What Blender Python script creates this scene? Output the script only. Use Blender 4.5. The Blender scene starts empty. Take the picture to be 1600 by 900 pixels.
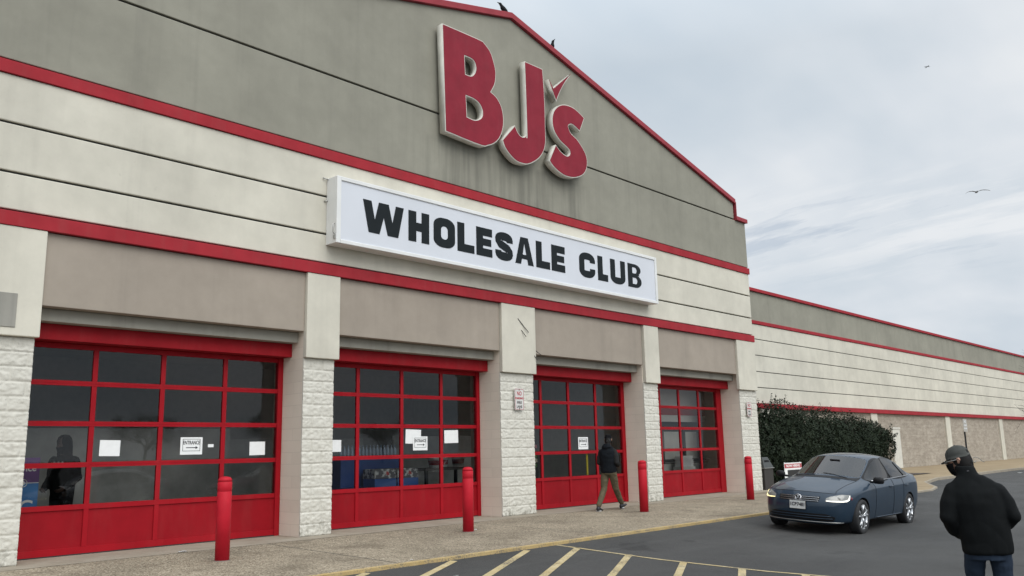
import bpy, bmesh, math, random
import numpy as np
from mathutils import Vector, Matrix, noise
from mathutils.bvhtree import BVHTree
R = math.radians
random.seed(7)
scene = bpy.context.scene
COL = scene.collection

# ------------------------------------------------------------------ camera, sky, sun, exposure
cam_d = bpy.data.cameras.new('camera')
cam = bpy.data.objects.new('camera', cam_d)
COL.objects.link(cam)
cam_d.sensor_width = 36.0
cam_d.lens = 1349.3 * 36 / 1600
cam_d.clip_end = 6000
_yaw, _pit, _rol = 0.8221, 0.1868, -0.0219
_f = Vector((math.sin(_yaw)*math.cos(_pit), math.cos(_yaw)*math.cos(_pit), math.sin(_pit)))
_r = Vector((math.cos(_yaw), -math.sin(_yaw), 0))
_u = _r.cross(_f)
_r2 = _r*math.cos(_rol) + _u*math.sin(_rol)
_u2 = -_r*math.sin(_rol) + _u*math.cos(_rol)
cam.matrix_world = Matrix((( _r2.x, _u2.x, -_f.x, 0.0), (_r2.y, _u2.y, -_f.y, -13.025), (_r2.z, _u2.z, -_f.z, 1.36), (0, 0, 0, 1)))
scene.camera = cam

SUN_DIR = Vector((-0.12, -0.74, 0.80)).normalized()
sun_d = bpy.data.lights.new('sun', 'SUN')
sun_d.energy = 1.5
sun_d.angle = R(50)
sun_d.color = (1.0, 0.965, 0.91)
sun = bpy.data.objects.new('sun', sun_d)
COL.objects.link(sun)
sun.rotation_euler = SUN_DIR.to_track_quat('Z', 'Y').to_euler()

world = bpy.data.worlds.new('World')
scene.world = world
world.use_nodes = True
wt = world.node_tree
wt.nodes.clear()
def wn(t, **kw):
    n = wt.nodes.new(t)
    for k, v in kw.items(): setattr(n, k, v)
    return n
def wmath(op, a, b=None, c=None, clamp=False):
    n = wn('ShaderNodeMath', operation=op, use_clamp=clamp)
    for i, x in enumerate((a, b, c)):
        if x is None: continue
        if isinstance(x, (int, float)): n.inputs[i].default_value = x
        else: wt.links.new(x, n.inputs[i])
    return n.outputs[0]
def wramp(fac, stops):
    n = wn('ShaderNodeValToRGB')
    el = n.color_ramp.elements
    while len(el) < len(stops): el.new(0.5)
    for e, (p, c) in zip(el, stops):
        e.position = p; e.color = (*c, 1) if len(c) == 3 else c
    wt.links.new(fac, n.inputs[0])
    return n.outputs[0]
sky = wn('ShaderNodeTexSky', sky_type='NISHITA', sun_disc=False)
sky.sun_elevation = math.asin(SUN_DIR.z)
sky.sun_rotation = math.atan2(SUN_DIR.x, SUN_DIR.y)
tc = wn('ShaderNodeTexCoord')
sep = wn('ShaderNodeSeparateXYZ'); wt.links.new(tc.outputs['Generated'], sep.inputs[0])
zc = wmath('MAXIMUM', sep.outputs[2], 0.0)
den = wmath('ADD', zc, 0.22)
cx = wmath('DIVIDE', sep.outputs[0], den); cy = wmath('DIVIDE', sep.outputs[1], den)
comb = wn('ShaderNodeCombineXYZ'); wt.links.new(cx, comb.inputs[0]); wt.links.new(cy, comb.inputs[1])
def wnoise(scale, detail, rough, off, stretch=(1, 1, 1), dist=0.0):
    m = wn('ShaderNodeMapping'); m.inputs['Location'].default_value = off; m.inputs['Scale'].default_value = stretch
    wt.links.new(comb.outputs[0], m.inputs[0])
    n = wn('ShaderNodeTexNoise'); n.inputs['Scale'].default_value = scale; n.inputs['Detail'].default_value = detail
    n.inputs['Roughness'].default_value = rough; n.inputs['Distortion'].default_value = dist
    wt.links.new(m.outputs[0], n.inputs['Vector'])
    return n.outputs[0]
n_big = wnoise(1.1, 4, 0.5, (3.1, 0.4, 0), dist=0.2)
n_fine = wnoise(2.6, 5, 0.5, (7.7, 2.2, 0), stretch=(0.8, 1.6, 1))
n_gap = wnoise(2.3, 6, 0.6, (1.0, 5.2, 0), stretch=(2.4, 0.6, 1))
cloud = wramp(wmath('ADD', wmath('MULTIPLY', n_big, 0.78), wmath('MULTIPLY', n_fine, 0.22)),
              [(0.34, (5.4, 6.2, 7.0)), (0.46, (6.2, 6.85, 7.5)), (0.56, (7.2, 7.65, 8.15)), (0.66, (8.4, 8.6, 8.8))])
# thin band of bright streaks with blue gaps a little above the horizon
band = wmath('MULTIPLY', wramp(sep.outputs[2], [(0.16, (0, 0, 0)), (0.21, (1, 1, 1)), (0.245, (1, 1, 1)), (0.29, (0, 0, 0))]), 1.0)
streak = wmath('MULTIPLY', band, wramp(n_gap, [(0.50, (0, 0, 0)), (0.60, (1, 1, 1))]))
mixs = wn('ShaderNodeMixRGB'); wt.links.new(wmath('MULTIPLY', streak, 0.5), mixs.inputs[0]); wt.links.new(cloud, mixs.inputs[1]); mixs.inputs[2].default_value = (9.0, 9.1, 9.2, 1)
gap = wmath('MULTIPLY', band, wramp(n_gap, [(0.38, (1, 1, 1)), (0.45, (0, 0, 0))]))
mixg = wn('ShaderNodeMixRGB'); wt.links.new(wmath('MULTIPLY', gap, 0.32), mixg.inputs[0]); wt.links.new(mixs.outputs[0], mixg.inputs[1]); wt.links.new(sky.outputs[0], mixg.inputs[2])
# an overcast sky is brighter overhead and towards the veiled sun
zen = wmath('MULTIPLY', wmath('SMOOTH_MIN', wmath('MULTIPLY', wmath('MAXIMUM', wmath('SUBTRACT', zc, 0.42), 0.0), 3.0), 1.0, 0.1), 0.75)
dot = wn('ShaderNodeVectorMath', operation='DOT_PRODUCT'); wt.links.new(tc.outputs['Generated'], dot.inputs[0]); dot.inputs[1].default_value = SUN_DIR
glow = wmath('MULTIPLY', wmath('POWER', wmath('MAXIMUM', dot.outputs['Value'], 0.0), 2.0), 0.9)
gain = wmath('ADD', wmath('ADD', zen, glow), 1.0)
mul = wn('ShaderNodeMixRGB', blend_type='MULTIPLY'); mul.inputs[0].default_value = 1
wt.links.new(mixg.outputs[0], mul.inputs[1]); wt.links.new(gain, mul.inputs[2])
bg = wn('ShaderNodeBackground'); bg.inputs['Strength'].default_value = 0.1
wt.links.new(mul.outputs[0], bg.inputs['Color'])
wo = wn('ShaderNodeOutputWorld'); wt.links.new(bg.outputs[0], wo.inputs[0])

scene.render.engine = 'CYCLES'
scene.view_settings.view_transform = 'Standard'
scene.view_settings.look = 'None'
scene.view_settings.exposure = 0.0
scene.view_settings.gamma = 1.0
scene.view_settings.use_curve_mapping = False

# ------------------------------------------------------------------ materials
class N:
    """small wrapper for building node materials"""
    def __init__(s, name):
        s.m = bpy.data.materials.new(name); s.m.use_nodes = True
        s.t = s.m.node_tree; s.t.nodes.clear()
        s.out = s.t.nodes.new('ShaderNodeOutputMaterial')
        s.b = s.t.nodes.new('ShaderNodeBsdfPrincipled')
        s.t.links.new(s.b.outputs[0], s.out.inputs[0])
        s.tc = s.t.nodes.new('ShaderNodeTexCoord')
    def n(s, t, **kw):
        x = s.t.nodes.new(t)
        for k, v in kw.items(): setattr(x, k, v)
        return x
    def put(s, x, sock):
        if x is None: return
        if isinstance(x, (int, float)): sock.default_value = x
        elif isinstance(x, tuple): sock.default_value = (*x, 1) if len(x) == 3 and sock.type == 'RGBA' else x
        else: s.t.links.new(x, sock)
    def math(s, op, a, b=None, clamp=False):
        x = s.n('ShaderNodeMath', operation=op, use_clamp=clamp)
        s.put(a, x.inputs[0]); s.put(b, x.inputs[1])
        return x.outputs[0]
    def vec(s, scale=(1, 1, 1), loc=(0, 0, 0), rot=(0, 0, 0)):
        m = s.n('ShaderNodeMapping'); m.inputs['Scale'].default_value = scale; m.inputs['Location'].default_value = loc; m.inputs['Rotation'].default_value = rot
        s.t.links.new(s.tc.outputs['Object'], m.inputs[0])
        return m.outputs[0]
    def noise(s, scale, detail=4, rough=0.55, vec=None, dist=0):
        x = s.n('ShaderNodeTexNoise'); x.inputs['Scale'].default_value = scale; x.inputs['Detail'].default_value = detail
        x.inputs['Roughness'].default_value = rough; x.inputs['Distortion'].default_value = dist
        s.t.links.new(vec if vec is not None else s.tc.outputs['Object'], x.inputs['Vector'])
        return x.outputs[0]
    def ramp(s, fac, stops, interp='LINEAR'):
        x = s.n('ShaderNodeValToRGB'); x.color_ramp.interpolation = interp
        el = x.color_ramp.elements
        while len(el) < len(stops): el.new(0.5)
        for e, (p, c) in zip(el, stops):
            if isinstance(c, (int, float)): c = (c, c, c)
            e.position = p; e.color = (*c, 1)
        s.t.links.new(fac, x.inputs[0])
        return x.outputs[0]
    def mix(s, fac, a, b, mode='MIX'):
        x = s.n('ShaderNodeMixRGB', blend_type=mode)
        s.put(fac, x.inputs[0]); s.put(a, x.inputs[1]); s.put(b, x.inputs[2])
        return x.outputs[0]
    def bump(s, h, strength=0.3, dist=0.01, normal=None):
        x = s.n('ShaderNodeBump'); x.inputs['Strength'].default_value = strength; x.inputs['Distance'].default_value = dist
        s.t.links.new(h, x.inputs['Height'])
        if normal is not None: s.t.links.new(normal, x.inputs['Normal'])
        s.t.links.new(x.outputs[0], s.b.inputs['Normal'])
        return x.outputs[0]
    def set(s, **kw):
        for k, v in kw.items():
            s.put(v, s.b.inputs[{'color': 'Base Color', 'rough': 'Roughness', 'metal': 'Metallic', 'spec': 'Specular IOR Level', 'coat': 'Coat Weight', 'coatr': 'Coat Roughness', 'em': 'Emission Color', 'ems': 'Emission Strength', 'trans': 'Transmission Weight', 'ior': 'IOR', 'sheen': 'Sheen Weight'}[k]])
        return s.m

def plain(name, color, rough=0.6, metal=0, spec=0.5, var=0.08, scale=6, coat=0):
    k = N(name)
    c = k.mix(k.ramp(k.noise(scale, 5), [(0.3, 0.0), (0.7, 1.0)]), tuple(x*(1-var) for x in color), tuple(min(1, x*(1+var)) for x in color))
    return k.set(color=c, rough=rough, metal=metal, spec=spec, coat=coat)

def stucco(name, color, streak=0.25, dirt=(0.10, 0.095, 0.085), amt=0.35, drip=False):
    k = N(name)
    big = k.ramp(k.noise(0.55, 6, 0.6), [(0.3, 0.86), (0.7, 1.08)])
    mid = k.ramp(k.noise(3.0, 8, 0.65), [(0.25, 0.93), (0.75, 1.05)])
    st = k.noise(1.0, 5, 0.6, k.vec((2.6, 0.6, 0.10)))
    st2 = k.noise(1.0, 4, 0.6, k.vec((9.0, 1.0, 0.22), (3, 1, 4)))
    s1 = k.math('MULTIPLY', k.ramp(st, [(0.50, 0.0), (0.72, 1.0)]), k.ramp(st2, [(0.35, 0.2), (0.7, 1.0)]))
    c = k.mix(1.0, color, big, 'MULTIPLY'); c = k.mix(1.0, c, mid, 'MULTIPLY')
    c = k.mix(k.math('MULTIPLY', s1, streak), c, dirt)
    spots = k.ramp(k.noise(14, 3, 0.5), [(0.70, 0.0), (0.78, 1.0)])
    c = k.mix(k.math('MULTIPLY', spots, amt*0.35), c, dirt)
    if drip:      # rain stains under the raised letters
        sp = k.n('ShaderNodeSeparateXYZ'); k.t.links.new(k.tc.outputs['Object'], sp.inputs[0])
        mx = k.math('MULTIPLY', k.ramp(k.math('ADD', k.math('MULTIPLY', sp.outputs[0], 0.1), 0.5), [(0.20, 0.0), (0.27, 1.0), (0.74, 1.0), (0.80, 0.0)]), k.ramp(k.math('SUBTRACT', sp.outputs[2], 7.0), [(0.0, 1.0), (0.9, 1.0), (1.0, 0.0)]))
        dr = k.ramp(k.noise(1.0, 5, 0.6, k.vec((3.2, 1, 0.18), (5, 0, 2))), [(0.42, 0.0), (0.62, 1.0)])
        c = k.mix(k.math('MULTIPLY', k.math('MULTIPLY', mx, dr), 0.42), c, (0.085, 0.083, 0.07))
    k.bump(k.math('ADD', k.noise(60, 6, 0.7), k.math('MULTIPLY', k.noise(4, 4), 0.6)), 0.25, 0.006)
    return k.set(color=c, rough=0.9, spec=0.2)

def red_paint(name, color, rough=0.45, dust=0.2, spec=0.15):
    k = N(name)
    c = k.mix(k.ramp(k.noise(2.2, 6, 0.6), [(0.3, 0), (0.7, 1)]), tuple(x*0.86 for x in color), tuple(x*1.1 for x in color))
    c = k.mix(k.math('MULTIPLY', k.ramp(k.noise(1, 6, 0.65, k.vec((5, 1, 0.8))), [(0.5, 0), (0.85, 1)]), dust), c, (0.25, 0.14, 0.12))
    k.bump(k.noise(35, 3), 0.08, 0.004)
    return k.set(color=c, rough=k.ramp(k.noise(5, 4), [(0.2, rough-0.05), (0.8, rough+0.15)]), spec=spec)

M = {}
M['gray'] = stucco('grey_stucco', (0.29, 0.279, 0.228), 0.24, drip=True)
M['white'] = stucco('white_stucco', (0.615, 0.585, 0.495), 0.17, (0.20, 0.19, 0.165))
M['tan'] = stucco('tan_stucco', (0.35, 0.302, 0.25), 0.18)
M['lintel'] = stucco('lintel_stucco', (0.33, 0.315, 0.27), 0.45)
M['joint'] = plain('joint_dark', (0.06, 0.06, 0.055), 0.9)  # the joints' own dark colour
M['band'] = red_paint('band_red', (0.335, 0.024, 0.033), 0.6, 0.14)
M['coping'] = red_paint('coping_red', (0.31, 0.042, 0.054), 0.5, 0.14)
M['door'] = red_paint('door_red', (0.33, 0.006, 0.013), 0.45, 0.08)
M['header'] = red_paint('header_red', (0.30, 0.009, 0.015), 0.55, 0.12)
M['signred'] = red_paint('sign_red', (0.245, 0.021, 0.036), 0.6, 0.06)
M['signside'] = plain('sign_return_white', (0.62, 0.60, 0.53), 0.45, var=0.12, scale=3)
M['cabinet'] = plain('sign_cabinet_white', (0.72, 0.72, 0.70), 0.4, var=0.06, scale=2)
M['face'] = plain('sign_face', (0.63, 0.65, 0.69), 0.3, var=0.03, scale=1.2)
M['letter'] = plain('letter_dark', (0.011, 0.015, 0.017), 0.6, spec=.15)
M['paper'] = plain('white_paper', (0.80, 0.81, 0.80), 0.7, var=0.04, scale=9)
M['ink'] = plain('ink_black', (0.02, 0.02, 0.025), 0.6)
M['inkred'] = plain('ink_red', (0.42, 0.05, 0.06), 0.6)
M['dark'] = plain('dark_matt', (0.018, 0.018, 0.018), 0.7)
M['steel'] = plain('galvanised_steel', (0.42, 0.42, 0.40), 0.45, 0.7, var=0.15)
M['bin'] = plain('bin_grey_brown', (0.030, 0.027, 0.024), 0.6)
M['binlid'] = plain('bin_lid_grey', (0.045, 0.05, 0.047), 0.5)
M['int_wall'] = plain('interior_grey_wall', (0.42, 0.42, 0.40), 0.8)
M['int_floor'] = plain('interior_floor', (0.42, 0.41, 0.39), 0.5)
M['vest'] = stucco('vestibule_white', (0.62, 0.61, 0.57), 0.1)

k = N('bollard_red')
c = k.mix(k.ramp(k.noise(4, 5), [(0.3, 0), (0.7, 1)]), (0.40, 0.011, 0.022), (0.49, 0.016, 0.030))
scuff = k.ramp(k.noise(1, 5, 0.7, k.vec((30, 30, 5))), [(0.63, 0), (0.72, 1)])
M['bollard'] = k.set(color=k.mix(k.math('MULTIPLY', scuff, 0.35), c, (0.22, 0.03, 0.03)), rough=0.5, spec=0.14)

k = N('split_face_block')   # painted concrete block; darker in the fine pits, dirt splashes the foot
big = k.noise(5.0, 8, 0.7); fine = k.noise(38, 6, 0.7)
base = k.mix(k.ramp(big, [(0.3, 0), (0.7, 1)]), (0.55, 0.53, 0.465), (0.66, 0.64, 0.57))
pits = k.math('MULTIPLY', k.ramp(fine, [(0.33, 1.0), (0.46, 0.0)]), k.ramp(k.noise(7, 4), [(0.45, 0.0), (0.62, 1.0)]))
c = k.mix(k.math('MULTIPLY', pits, 0.55), base, (0.20, 0.185, 0.16))
sepn = k.n('ShaderNodeSeparateXYZ'); k.t.links.new(k.tc.outputs['Object'], sepn.inputs[0])
foot = k.math('MULTIPLY', k.ramp(sepn.outputs[2], [(0.05, 1.0), (0.38, 0.0)]), k.ramp(k.noise(9, 6, 0.7), [(0.47, 0.0), (0.62, 1.0)]))
c = k.mix(k.math('MULTIPLY', foot, 0.6), c, (0.10, 0.09, 0.06))
k.bump(k.math('ADD', fine, k.math('MULTIPLY', k.noise(110, 4), 0.5)), 0.45, 0.008)
M['split'] = k.set(color=c, rough=0.85, spec=0.25)

def block_mat(name, ca, cb, bw, bh, plane='yz', mortar=0.006, bumpy=0.25, mcol=0.75, loc=(0, 0, 0)):
    k = N(name)
    sp = k.n('ShaderNodeSeparateXYZ'); k.t.links.new(k.vec(loc=loc), sp.inputs[0])
    cb_ = k.n('ShaderNodeCombineXYZ')
    k.t.links.new(sp.outputs[1 if plane == 'yz' else 0], cb_.inputs[0]); k.t.links.new(sp.outputs[2], cb_.inputs[1])
    br = k.n('ShaderNodeTexBrick'); br.inputs['Scale'].default_value = 1; br.inputs['Mortar Size'].default_value = mortar
    br.inputs['Brick Width'].default_value = bw; br.inputs['Row Height'].default_value = bh
    br.inputs['Color1'].default_value = (1, 1, 1, 1); br.inputs['Color2'].default_value = (0.94, 0.94, 0.94, 1); br.inputs['Mortar'].default_value = (mcol, mcol, mcol, 1)
    k.t.links.new(cb_.outputs[0], br.inputs['Vector'])
    c = k.mix(k.ramp(k.noise(1.2, 6, 0.6), [(0.3, 0), (0.7, 1)]), ca, cb)
    c = k.mix(1.0, c, br.outputs['Color'], 'MULTIPLY')
    h = k.math('ADD', k.math('MULTIPLY', br.outputs['Fac'], -1.0), k.math('MULTIPLY', k.noise(18 if bumpy > 0.5 else 60, 7, 0.7), bumpy))
    k.bump(h, 0.5, 0.02 if bumpy > 0.5 else 0.008)
    return k, c
k, c = block_mat('reveal_block', (0.69, 0.625, 0.525), (0.76, 0.69, 0.585), 0.62, 0.2033, mcol=0.88)
M['reveal'] = k.set(color=c, rough=0.85, spec=0.25)
k, c = block_mat('wing_block', (0.37, 0.325, 0.265), (0.46, 0.405, 0.335), 0.40, 0.2, 'xz', 0.007, 1.6, 0.86)
c = k.mix(k.ramp(k.noise(3.2, 7, 0.75, k.vec((0.6, 1, 1.8))), [(0.42, 0.0), (0.62, 0.7)]), c, (0.24, 0.205, 0.165))
M['wingblock'] = k.set(color=c, rough=0.9, spec=0.2)

k = N('asphalt')
agg = k.noise(95, 3, 0.6); tone = k.ramp(k.noise(0.35, 7, 0.62), [(0.3, 0.70), (0.7, 1.2)])
c = k.mix(k.ramp(agg, [(0.35, 0), (0.7, 1)]), (0.036, 0.036, 0.035), (0.070, 0.0695, 0.067))
c = k.mix(1.0, c, tone, 'MULTIPLY')
c = k.mix(k.ramp(k.noise(1.0, 5, 0.6, k.vec((0.25, 1.6, 1))), [(0.52, 0), (0.75, 0.45)]), c, (0.035, 0.035, 0.036))
c = k.mix(k.ramp(k.noise(240, 1, 0.5), [(0.66, 0), (0.72, 0.5)]), c, (0.22, 0.21, 0.195))
c = k.mix(k.ramp(k.noise(0.9, 3, 0.5, k.vec((1, 1, 1), (11, 4, 0))), [(0.66, 0), (0.70, 0.6)]), c, (0.022, 0.022, 0.022))
c = k.mix(k.ramp(k.noise(1.0, 4, 0.6, k.vec((0.12, 2.6, 1), (0, 3, 0), (0, 0, 0.05))), [(0.56, 0), (0.68, 0.35)]), c, (0.075, 0.075, 0.072))
crk = k.n('ShaderNodeTexVoronoi', feature='DISTANCE_TO_EDGE'); crk.inputs['Scale'].default_value = 0.45
wob = k.n('ShaderNodeTexNoise'); wob.inputs['Scale'].default_value = 2.5; wob.inputs['Detail'].default_value = 5; k.t.links.new(k.tc.outputs['Object'], wob.inputs['Vector'])
wv = k.mix(0.16, k.tc.outputs['Object'], wob.outputs['Color']); k.t.links.new(wv, crk.inputs['Vector'])
crack = k.math('MULTIPLY', k.ramp(crk.outputs['Distance'], [(0.0, 1.0), (0.0035, 0.0)]), k.ramp(k.noise(0.5, 2), [(0.5, 0), (0.6, 1)]))
c = k.mix(k.math('MULTIPLY', crack, 0.5), c, (0.018, 0.018, 0.018))
k.bump(k.math('ADD', agg, k.noise(260, 2)), 0.55, 0.006)
M['asphalt'] = k.set(color=c, rough=k.ramp(k.noise(0.8, 4), [(0.3, 0.72), (0.7, 0.9)]), spec=0.35)

k = N('exposed_aggregate')
vo = k.n('ShaderNodeTexVoronoi'); vo.inputs['Scale'].default_value = 55; k.t.links.new(k.tc.outputs['Object'], vo.inputs['Vector'])
peb = k.ramp(vo.outputs['Color'], [(0.2, (0.12, 0.10, 0.07)), (0.42, (0.25, 0.21, 0.152)), (0.62, (0.33, 0.28, 0.205)), (0.85, (0.46, 0.40, 0.31))])
c = k.mix(k.ramp(k.noise(30, 4, 0.7), [(0.35, 0), (0.65, 0.4)]), peb, (0.26, 0.215, 0.155))
c = k.mix(1.0, c, k.ramp(k.noise(0.7, 6, 0.6), [(0.3, 0.76), (0.7, 1.16)]), 'MULTIPLY')
c = k.mix(k.ramp(k.noise(1.3, 7, 0.7), [(0.50, 0), (0.68, 0.55)]), c, (0.115, 0.092, 0.064))
c = k.mix(k.ramp(k.noise(1.9, 2, 0.5, k.vec(loc=(3, 8, 1))), [(0.70, 0), (0.73, 0.5)]), c, (0.05, 0.045, 0.04))
k.bump(k.math('ADD', vo.outputs['Distance'], k.noise(120, 3)), 0.5, 0.008)
M['walk'] = k.set(color=c, rough=0.9, spec=0.25)
k = N('tan_ramp_concrete')
c = k.mix(k.ramp(k.noise(0.8, 7, 0.65), [(0.3, 0), (0.7, 1)]), (0.235, 0.18, 0.11), (0.32, 0.25, 0.16))
k.bump(k.noise(60, 4), 0.3, 0.005)
M['tanwalk'] = k.set(color=c, rough=0.9, spec=0.2)
k = N('smooth_concrete')
c = k.mix(k.ramp(k.noise(2.5, 7, 0.65), [(0.3, 0), (0.7, 1)]), (0.25, 0.215, 0.165), (0.34, 0.30, 0.24))
k.bump(k.noise(60, 4), 0.3, 0.004)
M['concrete'] = k.set(color=c, rough=0.9, spec=0.2)
k = N('yellow_paint')
wear = k.math('ADD', k.math('MULTIPLY', k.noise(45, 4, 0.7), 0.6), k.math('MULTIPLY', k.noise(3.0, 5, 0.6), 0.4))
yel = k.mix(k.ramp(k.noise(6, 4), [(0.3, 0), (0.7, 1)]), (0.38, 0.27, 0.11), (0.47, 0.35, 0.17))
c = k.mix(k.ramp(wear, [(0.50, 0), (0.60, 1)]), yel, (0.17, 0.145, 0.105))
M['yellow'] = k.set(color=c, rough=0.75, spec=0.3)
k = N('pale_yellow_paint')
wear = k.math('ADD', k.math('MULTIPLY', k.noise(45, 4, 0.7), 0.6), k.math('MULTIPLY', k.noise(2.4, 5, 0.6), 0.4))
yel = k.mix(k.ramp(k.noise(5, 4), [(0.3, 0), (0.7, 1)]), (0.40, 0.31, 0.15), (0.50, 0.42, 0.25))
c = k.mix(k.ramp(wear, [(0.50, 0), (0.63, 1)]), yel, (0.085, 0.082, 0.075))
M['paleyellow'] = k.set(color=c, rough=0.75, spec=0.3)

def glass_mat(name, tint, ior=1.5, rough=0.0):
    k = N(name); k.t.nodes.remove(k.b)
    tr = k.n('ShaderNodeBsdfTransparent'); tr.inputs[0].default_value = (*tint, 1)
    gl = k.n('ShaderNodeBsdfGlossy'); gl.inputs['Roughness'].default_value = rough
    fr = k.n('ShaderNodeFresnel'); fr.inputs['IOR'].default_value = ior
    mx = k.n('ShaderNodeMixShader')
    k.t.links.new(fr.outputs[0], mx.inputs[0]); k.t.links.new(tr.outputs[0], mx.inputs[1]); k.t.links.new(gl.outputs[0], mx.inputs[2])
    k.t.links.new(mx.outputs[0], k.out.inputs[0])
    return k.m
M['glass'] = glass_mat('door_glass', (0.88, 0.89, 0.87), 1.5, 0.0)

# ------------------------------------------------------------------ mesh helpers
def box(bm, x0, x1, y0, y1, z0, z1, mi=0):
    vs = [bm.verts.new(p) for p in ((x0,y0,z0),(x1,y0,z0),(x1,y1,z0),(x0,y1,z0),(x0,y0,z1),(x1,y0,z1),(x1,y1,z1),(x0,y1,z1))]
    fs = []
    for q in ((0,3,2,1),(4,5,6,7),(0,1,5,4),(1,2,6,5),(2,3,7,6),(3,0,4,7)):
        f = bm.faces.new([vs[i] for i in q]); f.material_index = mi; fs.append(f)
    return vs
def prism_y(bm, pts, y0, y1, mi=0):
    """extrude an outline given in (x, z) from y0 (front) to y1"""
    a = [bm.verts.new((x, y0, z)) for x, z in pts]; b = [bm.verts.new((x, y1, z)) for x, z in pts]
    n = len(pts)
    bm.faces.new(a).material_index = mi; bm.faces.new(b[::-1]).material_index = mi
    for i in range(n):
        j = (i+1) % n
        bm.faces.new((a[j], a[i], b[i], b[j])).material_index = mi
def tube(bm, pts, r, n=8, closed=False, caps=True, mi=0):
    """round tube along points; r a number or a list"""
    P = [Vector(p) for p in pts]; m = len(P)
    rs = r if isinstance(r, (list, tuple)) else [r]*m
    rings = []; up = None
    for i in range(m):
        if closed: t = P[(i+1) % m] - P[(i-1) % m]
        else: t = P[min(i+1, m-1)] - P[max(i-1, 0)]
        if t.length < 1e-9: t = Vector((0, 0, 1))
        t.normalize()
        if up is None:
            up = Vector((0, 0, 1)) if abs(t.z) < 0.9 else Vector((1, 0, 0))
        a = up - t*up.dot(t)
        if a.length < 1e-6: a = t.orthogonal()
        a.normalize(); up = a
        b = t.cross(a)
        rings.append([bm.verts.new(P[i] + (a*math.cos(q) + b*math.sin(q))*rs[i]) for q in (2*math.pi*k/n for k in range(n))])
    for i in range(m if closed else m-1):
        A, B = rings[i], rings[(i+1) % m]
        for k in range(n):
            f = bm.faces.new((A[k], A[(k+1) % n], B[(k+1) % n], B[k])); f.material_index = mi; f.smooth = True
    if caps and not closed:
        bm.faces.new(rings[0][::-1]).material_index = mi; bm.faces.new(rings[-1]).material_index = mi
def loft(bm, secs, n=16, mi=0):
    """secs: list of (center, axis_a, axis_b) with axis vectors carrying radii"""
    rings = []
    for c, a, b in secs:
        c, a, b = Vector(c), Vector(a), Vector(b)
        rings.append([bm.verts.new(c + a*math.cos(2*math.pi*k/n) + b*math.sin(2*math.pi*k/n)) for k in range(n)])
    for A, B in zip(rings, rings[1:]):
        for k in range(n):
            f = bm.faces.new((A[k], A[(k+1) % n], B[(k+1) % n], B[k])); f.material_index = mi; f.smooth = True
    bm.faces.new(rings[0][::-1]).material_index = mi; bm.faces.new(rings[-1]).material_index = mi
def lathe(bm, prof, n=24, mi=0, cx=0, cy=0, caps=True):
    """profile (r, z) round the z axis"""
    rings = [[bm.verts.new((cx + r*math.cos(2*math.pi*k/n), cy + r*math.sin(2*math.pi*k/n), z)) for k in range(n)] for r, z in prof]
    for A, B in zip(rings, rings[1:]):
        for k in range(n):
            f = bm.faces.new((A[k], A[(k+1) % n], B[(k+1) % n], B[k])); f.material_index = mi; f.smooth = True
    if caps: bm.faces.new(rings[0][::-1]).material_index = mi; bm.faces.new(rings[-1]).material_index = mi
def ball(bm, c, r, u=12, v=8, mi=0, mat=None):
    vs = bmesh.ops.create_uvsphere(bm, u_segments=u, v_segments=v, radius=1)['verts']
    rr = r if isinstance(r, (tuple, list)) else (r, r, r)
    T = Matrix.Translation(c) @ (mat.to_4x4() if mat else Matrix.Identity(4)) @ Matrix.Diagonal((*rr, 1))
    bmesh.ops.transform(bm, matrix=T, verts=vs)
    for w in vs:
        for f in w.link_faces: f.material_index = mi; f.smooth = True

def new_bm(): return bmesh.new()
def wm(o):
    return (wm(o.parent) if o.parent else Matrix.Identity(4)) @ o.matrix_basis
def obj(name, bm, mats, parent=None, local=False, bevel=0, smooth=None, fix=True):
    """link a bmesh as ONE mesh object; vertices are in world coordinates unless local"""
    me = bpy.data.meshes.new(name)
    if fix: bmesh.ops.recalc_face_normals(bm, faces=bm.faces[:])
    bm.to_mesh(me); bm.free()
    o = bpy.data.objects.new(name, me); COL.objects.link(o)
    for m in (mats if isinstance(mats, (list, tuple)) else [mats]): me.materials.append(m)
    if parent is not None:
        o.parent = parent
        if not local: me.transform(wm(parent).inverted())
    if bevel:
        b = o.modifiers.new('bevel', 'BEVEL'); b.width = bevel; b.segments = 2; b.limit_method = 'ANGLE'
    return o
def tag(o, label=None, cat=None, group=None, kind=None):
    if label: o['label'] = label
    if cat: o['category'] = cat
    if group: o['group'] = group
    if kind: o['kind'] = kind
    return o
def thing(name, label, cat, loc=(0, 0, 0), rz=0, group=None, mat=None):
    o = bpy.data.objects.new(name, None); COL.objects.link(o); o.empty_display_size = 0.2
    o.matrix_basis = mat if mat is not None else Matrix.Translation(loc) @ Matrix.Rotation(rz, 4, 'Z')
    return tag(o, label, cat, group)
def own(o, label, cat, group=None):
    """give a one-mesh thing its origin at its base"""
    me = o.data; cs = [v.co for v in me.vertices]
    b = Vector(((min(c.x for c in cs)+max(c.x for c in cs))/2, (min(c.y for c in cs)+max(c.y for c in cs))/2, min(c.z for c in cs)))
    me.transform(Matrix.Translation(-b)); o.matrix_basis = Matrix.Translation(b)
    return tag(o, label, cat, group)
def dup(root, mat, label=None, group=None):
    def rec(o, par):
        c = o.copy(); COL.objects.link(c)
        if par is not None: c.parent = par
        for ch in o.children: rec(ch, c)
        return c
    r = rec(root, None); r.matrix_basis = mat
    if label: r['label'] = label
    if group: r['group'] = group
    return r
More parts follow.
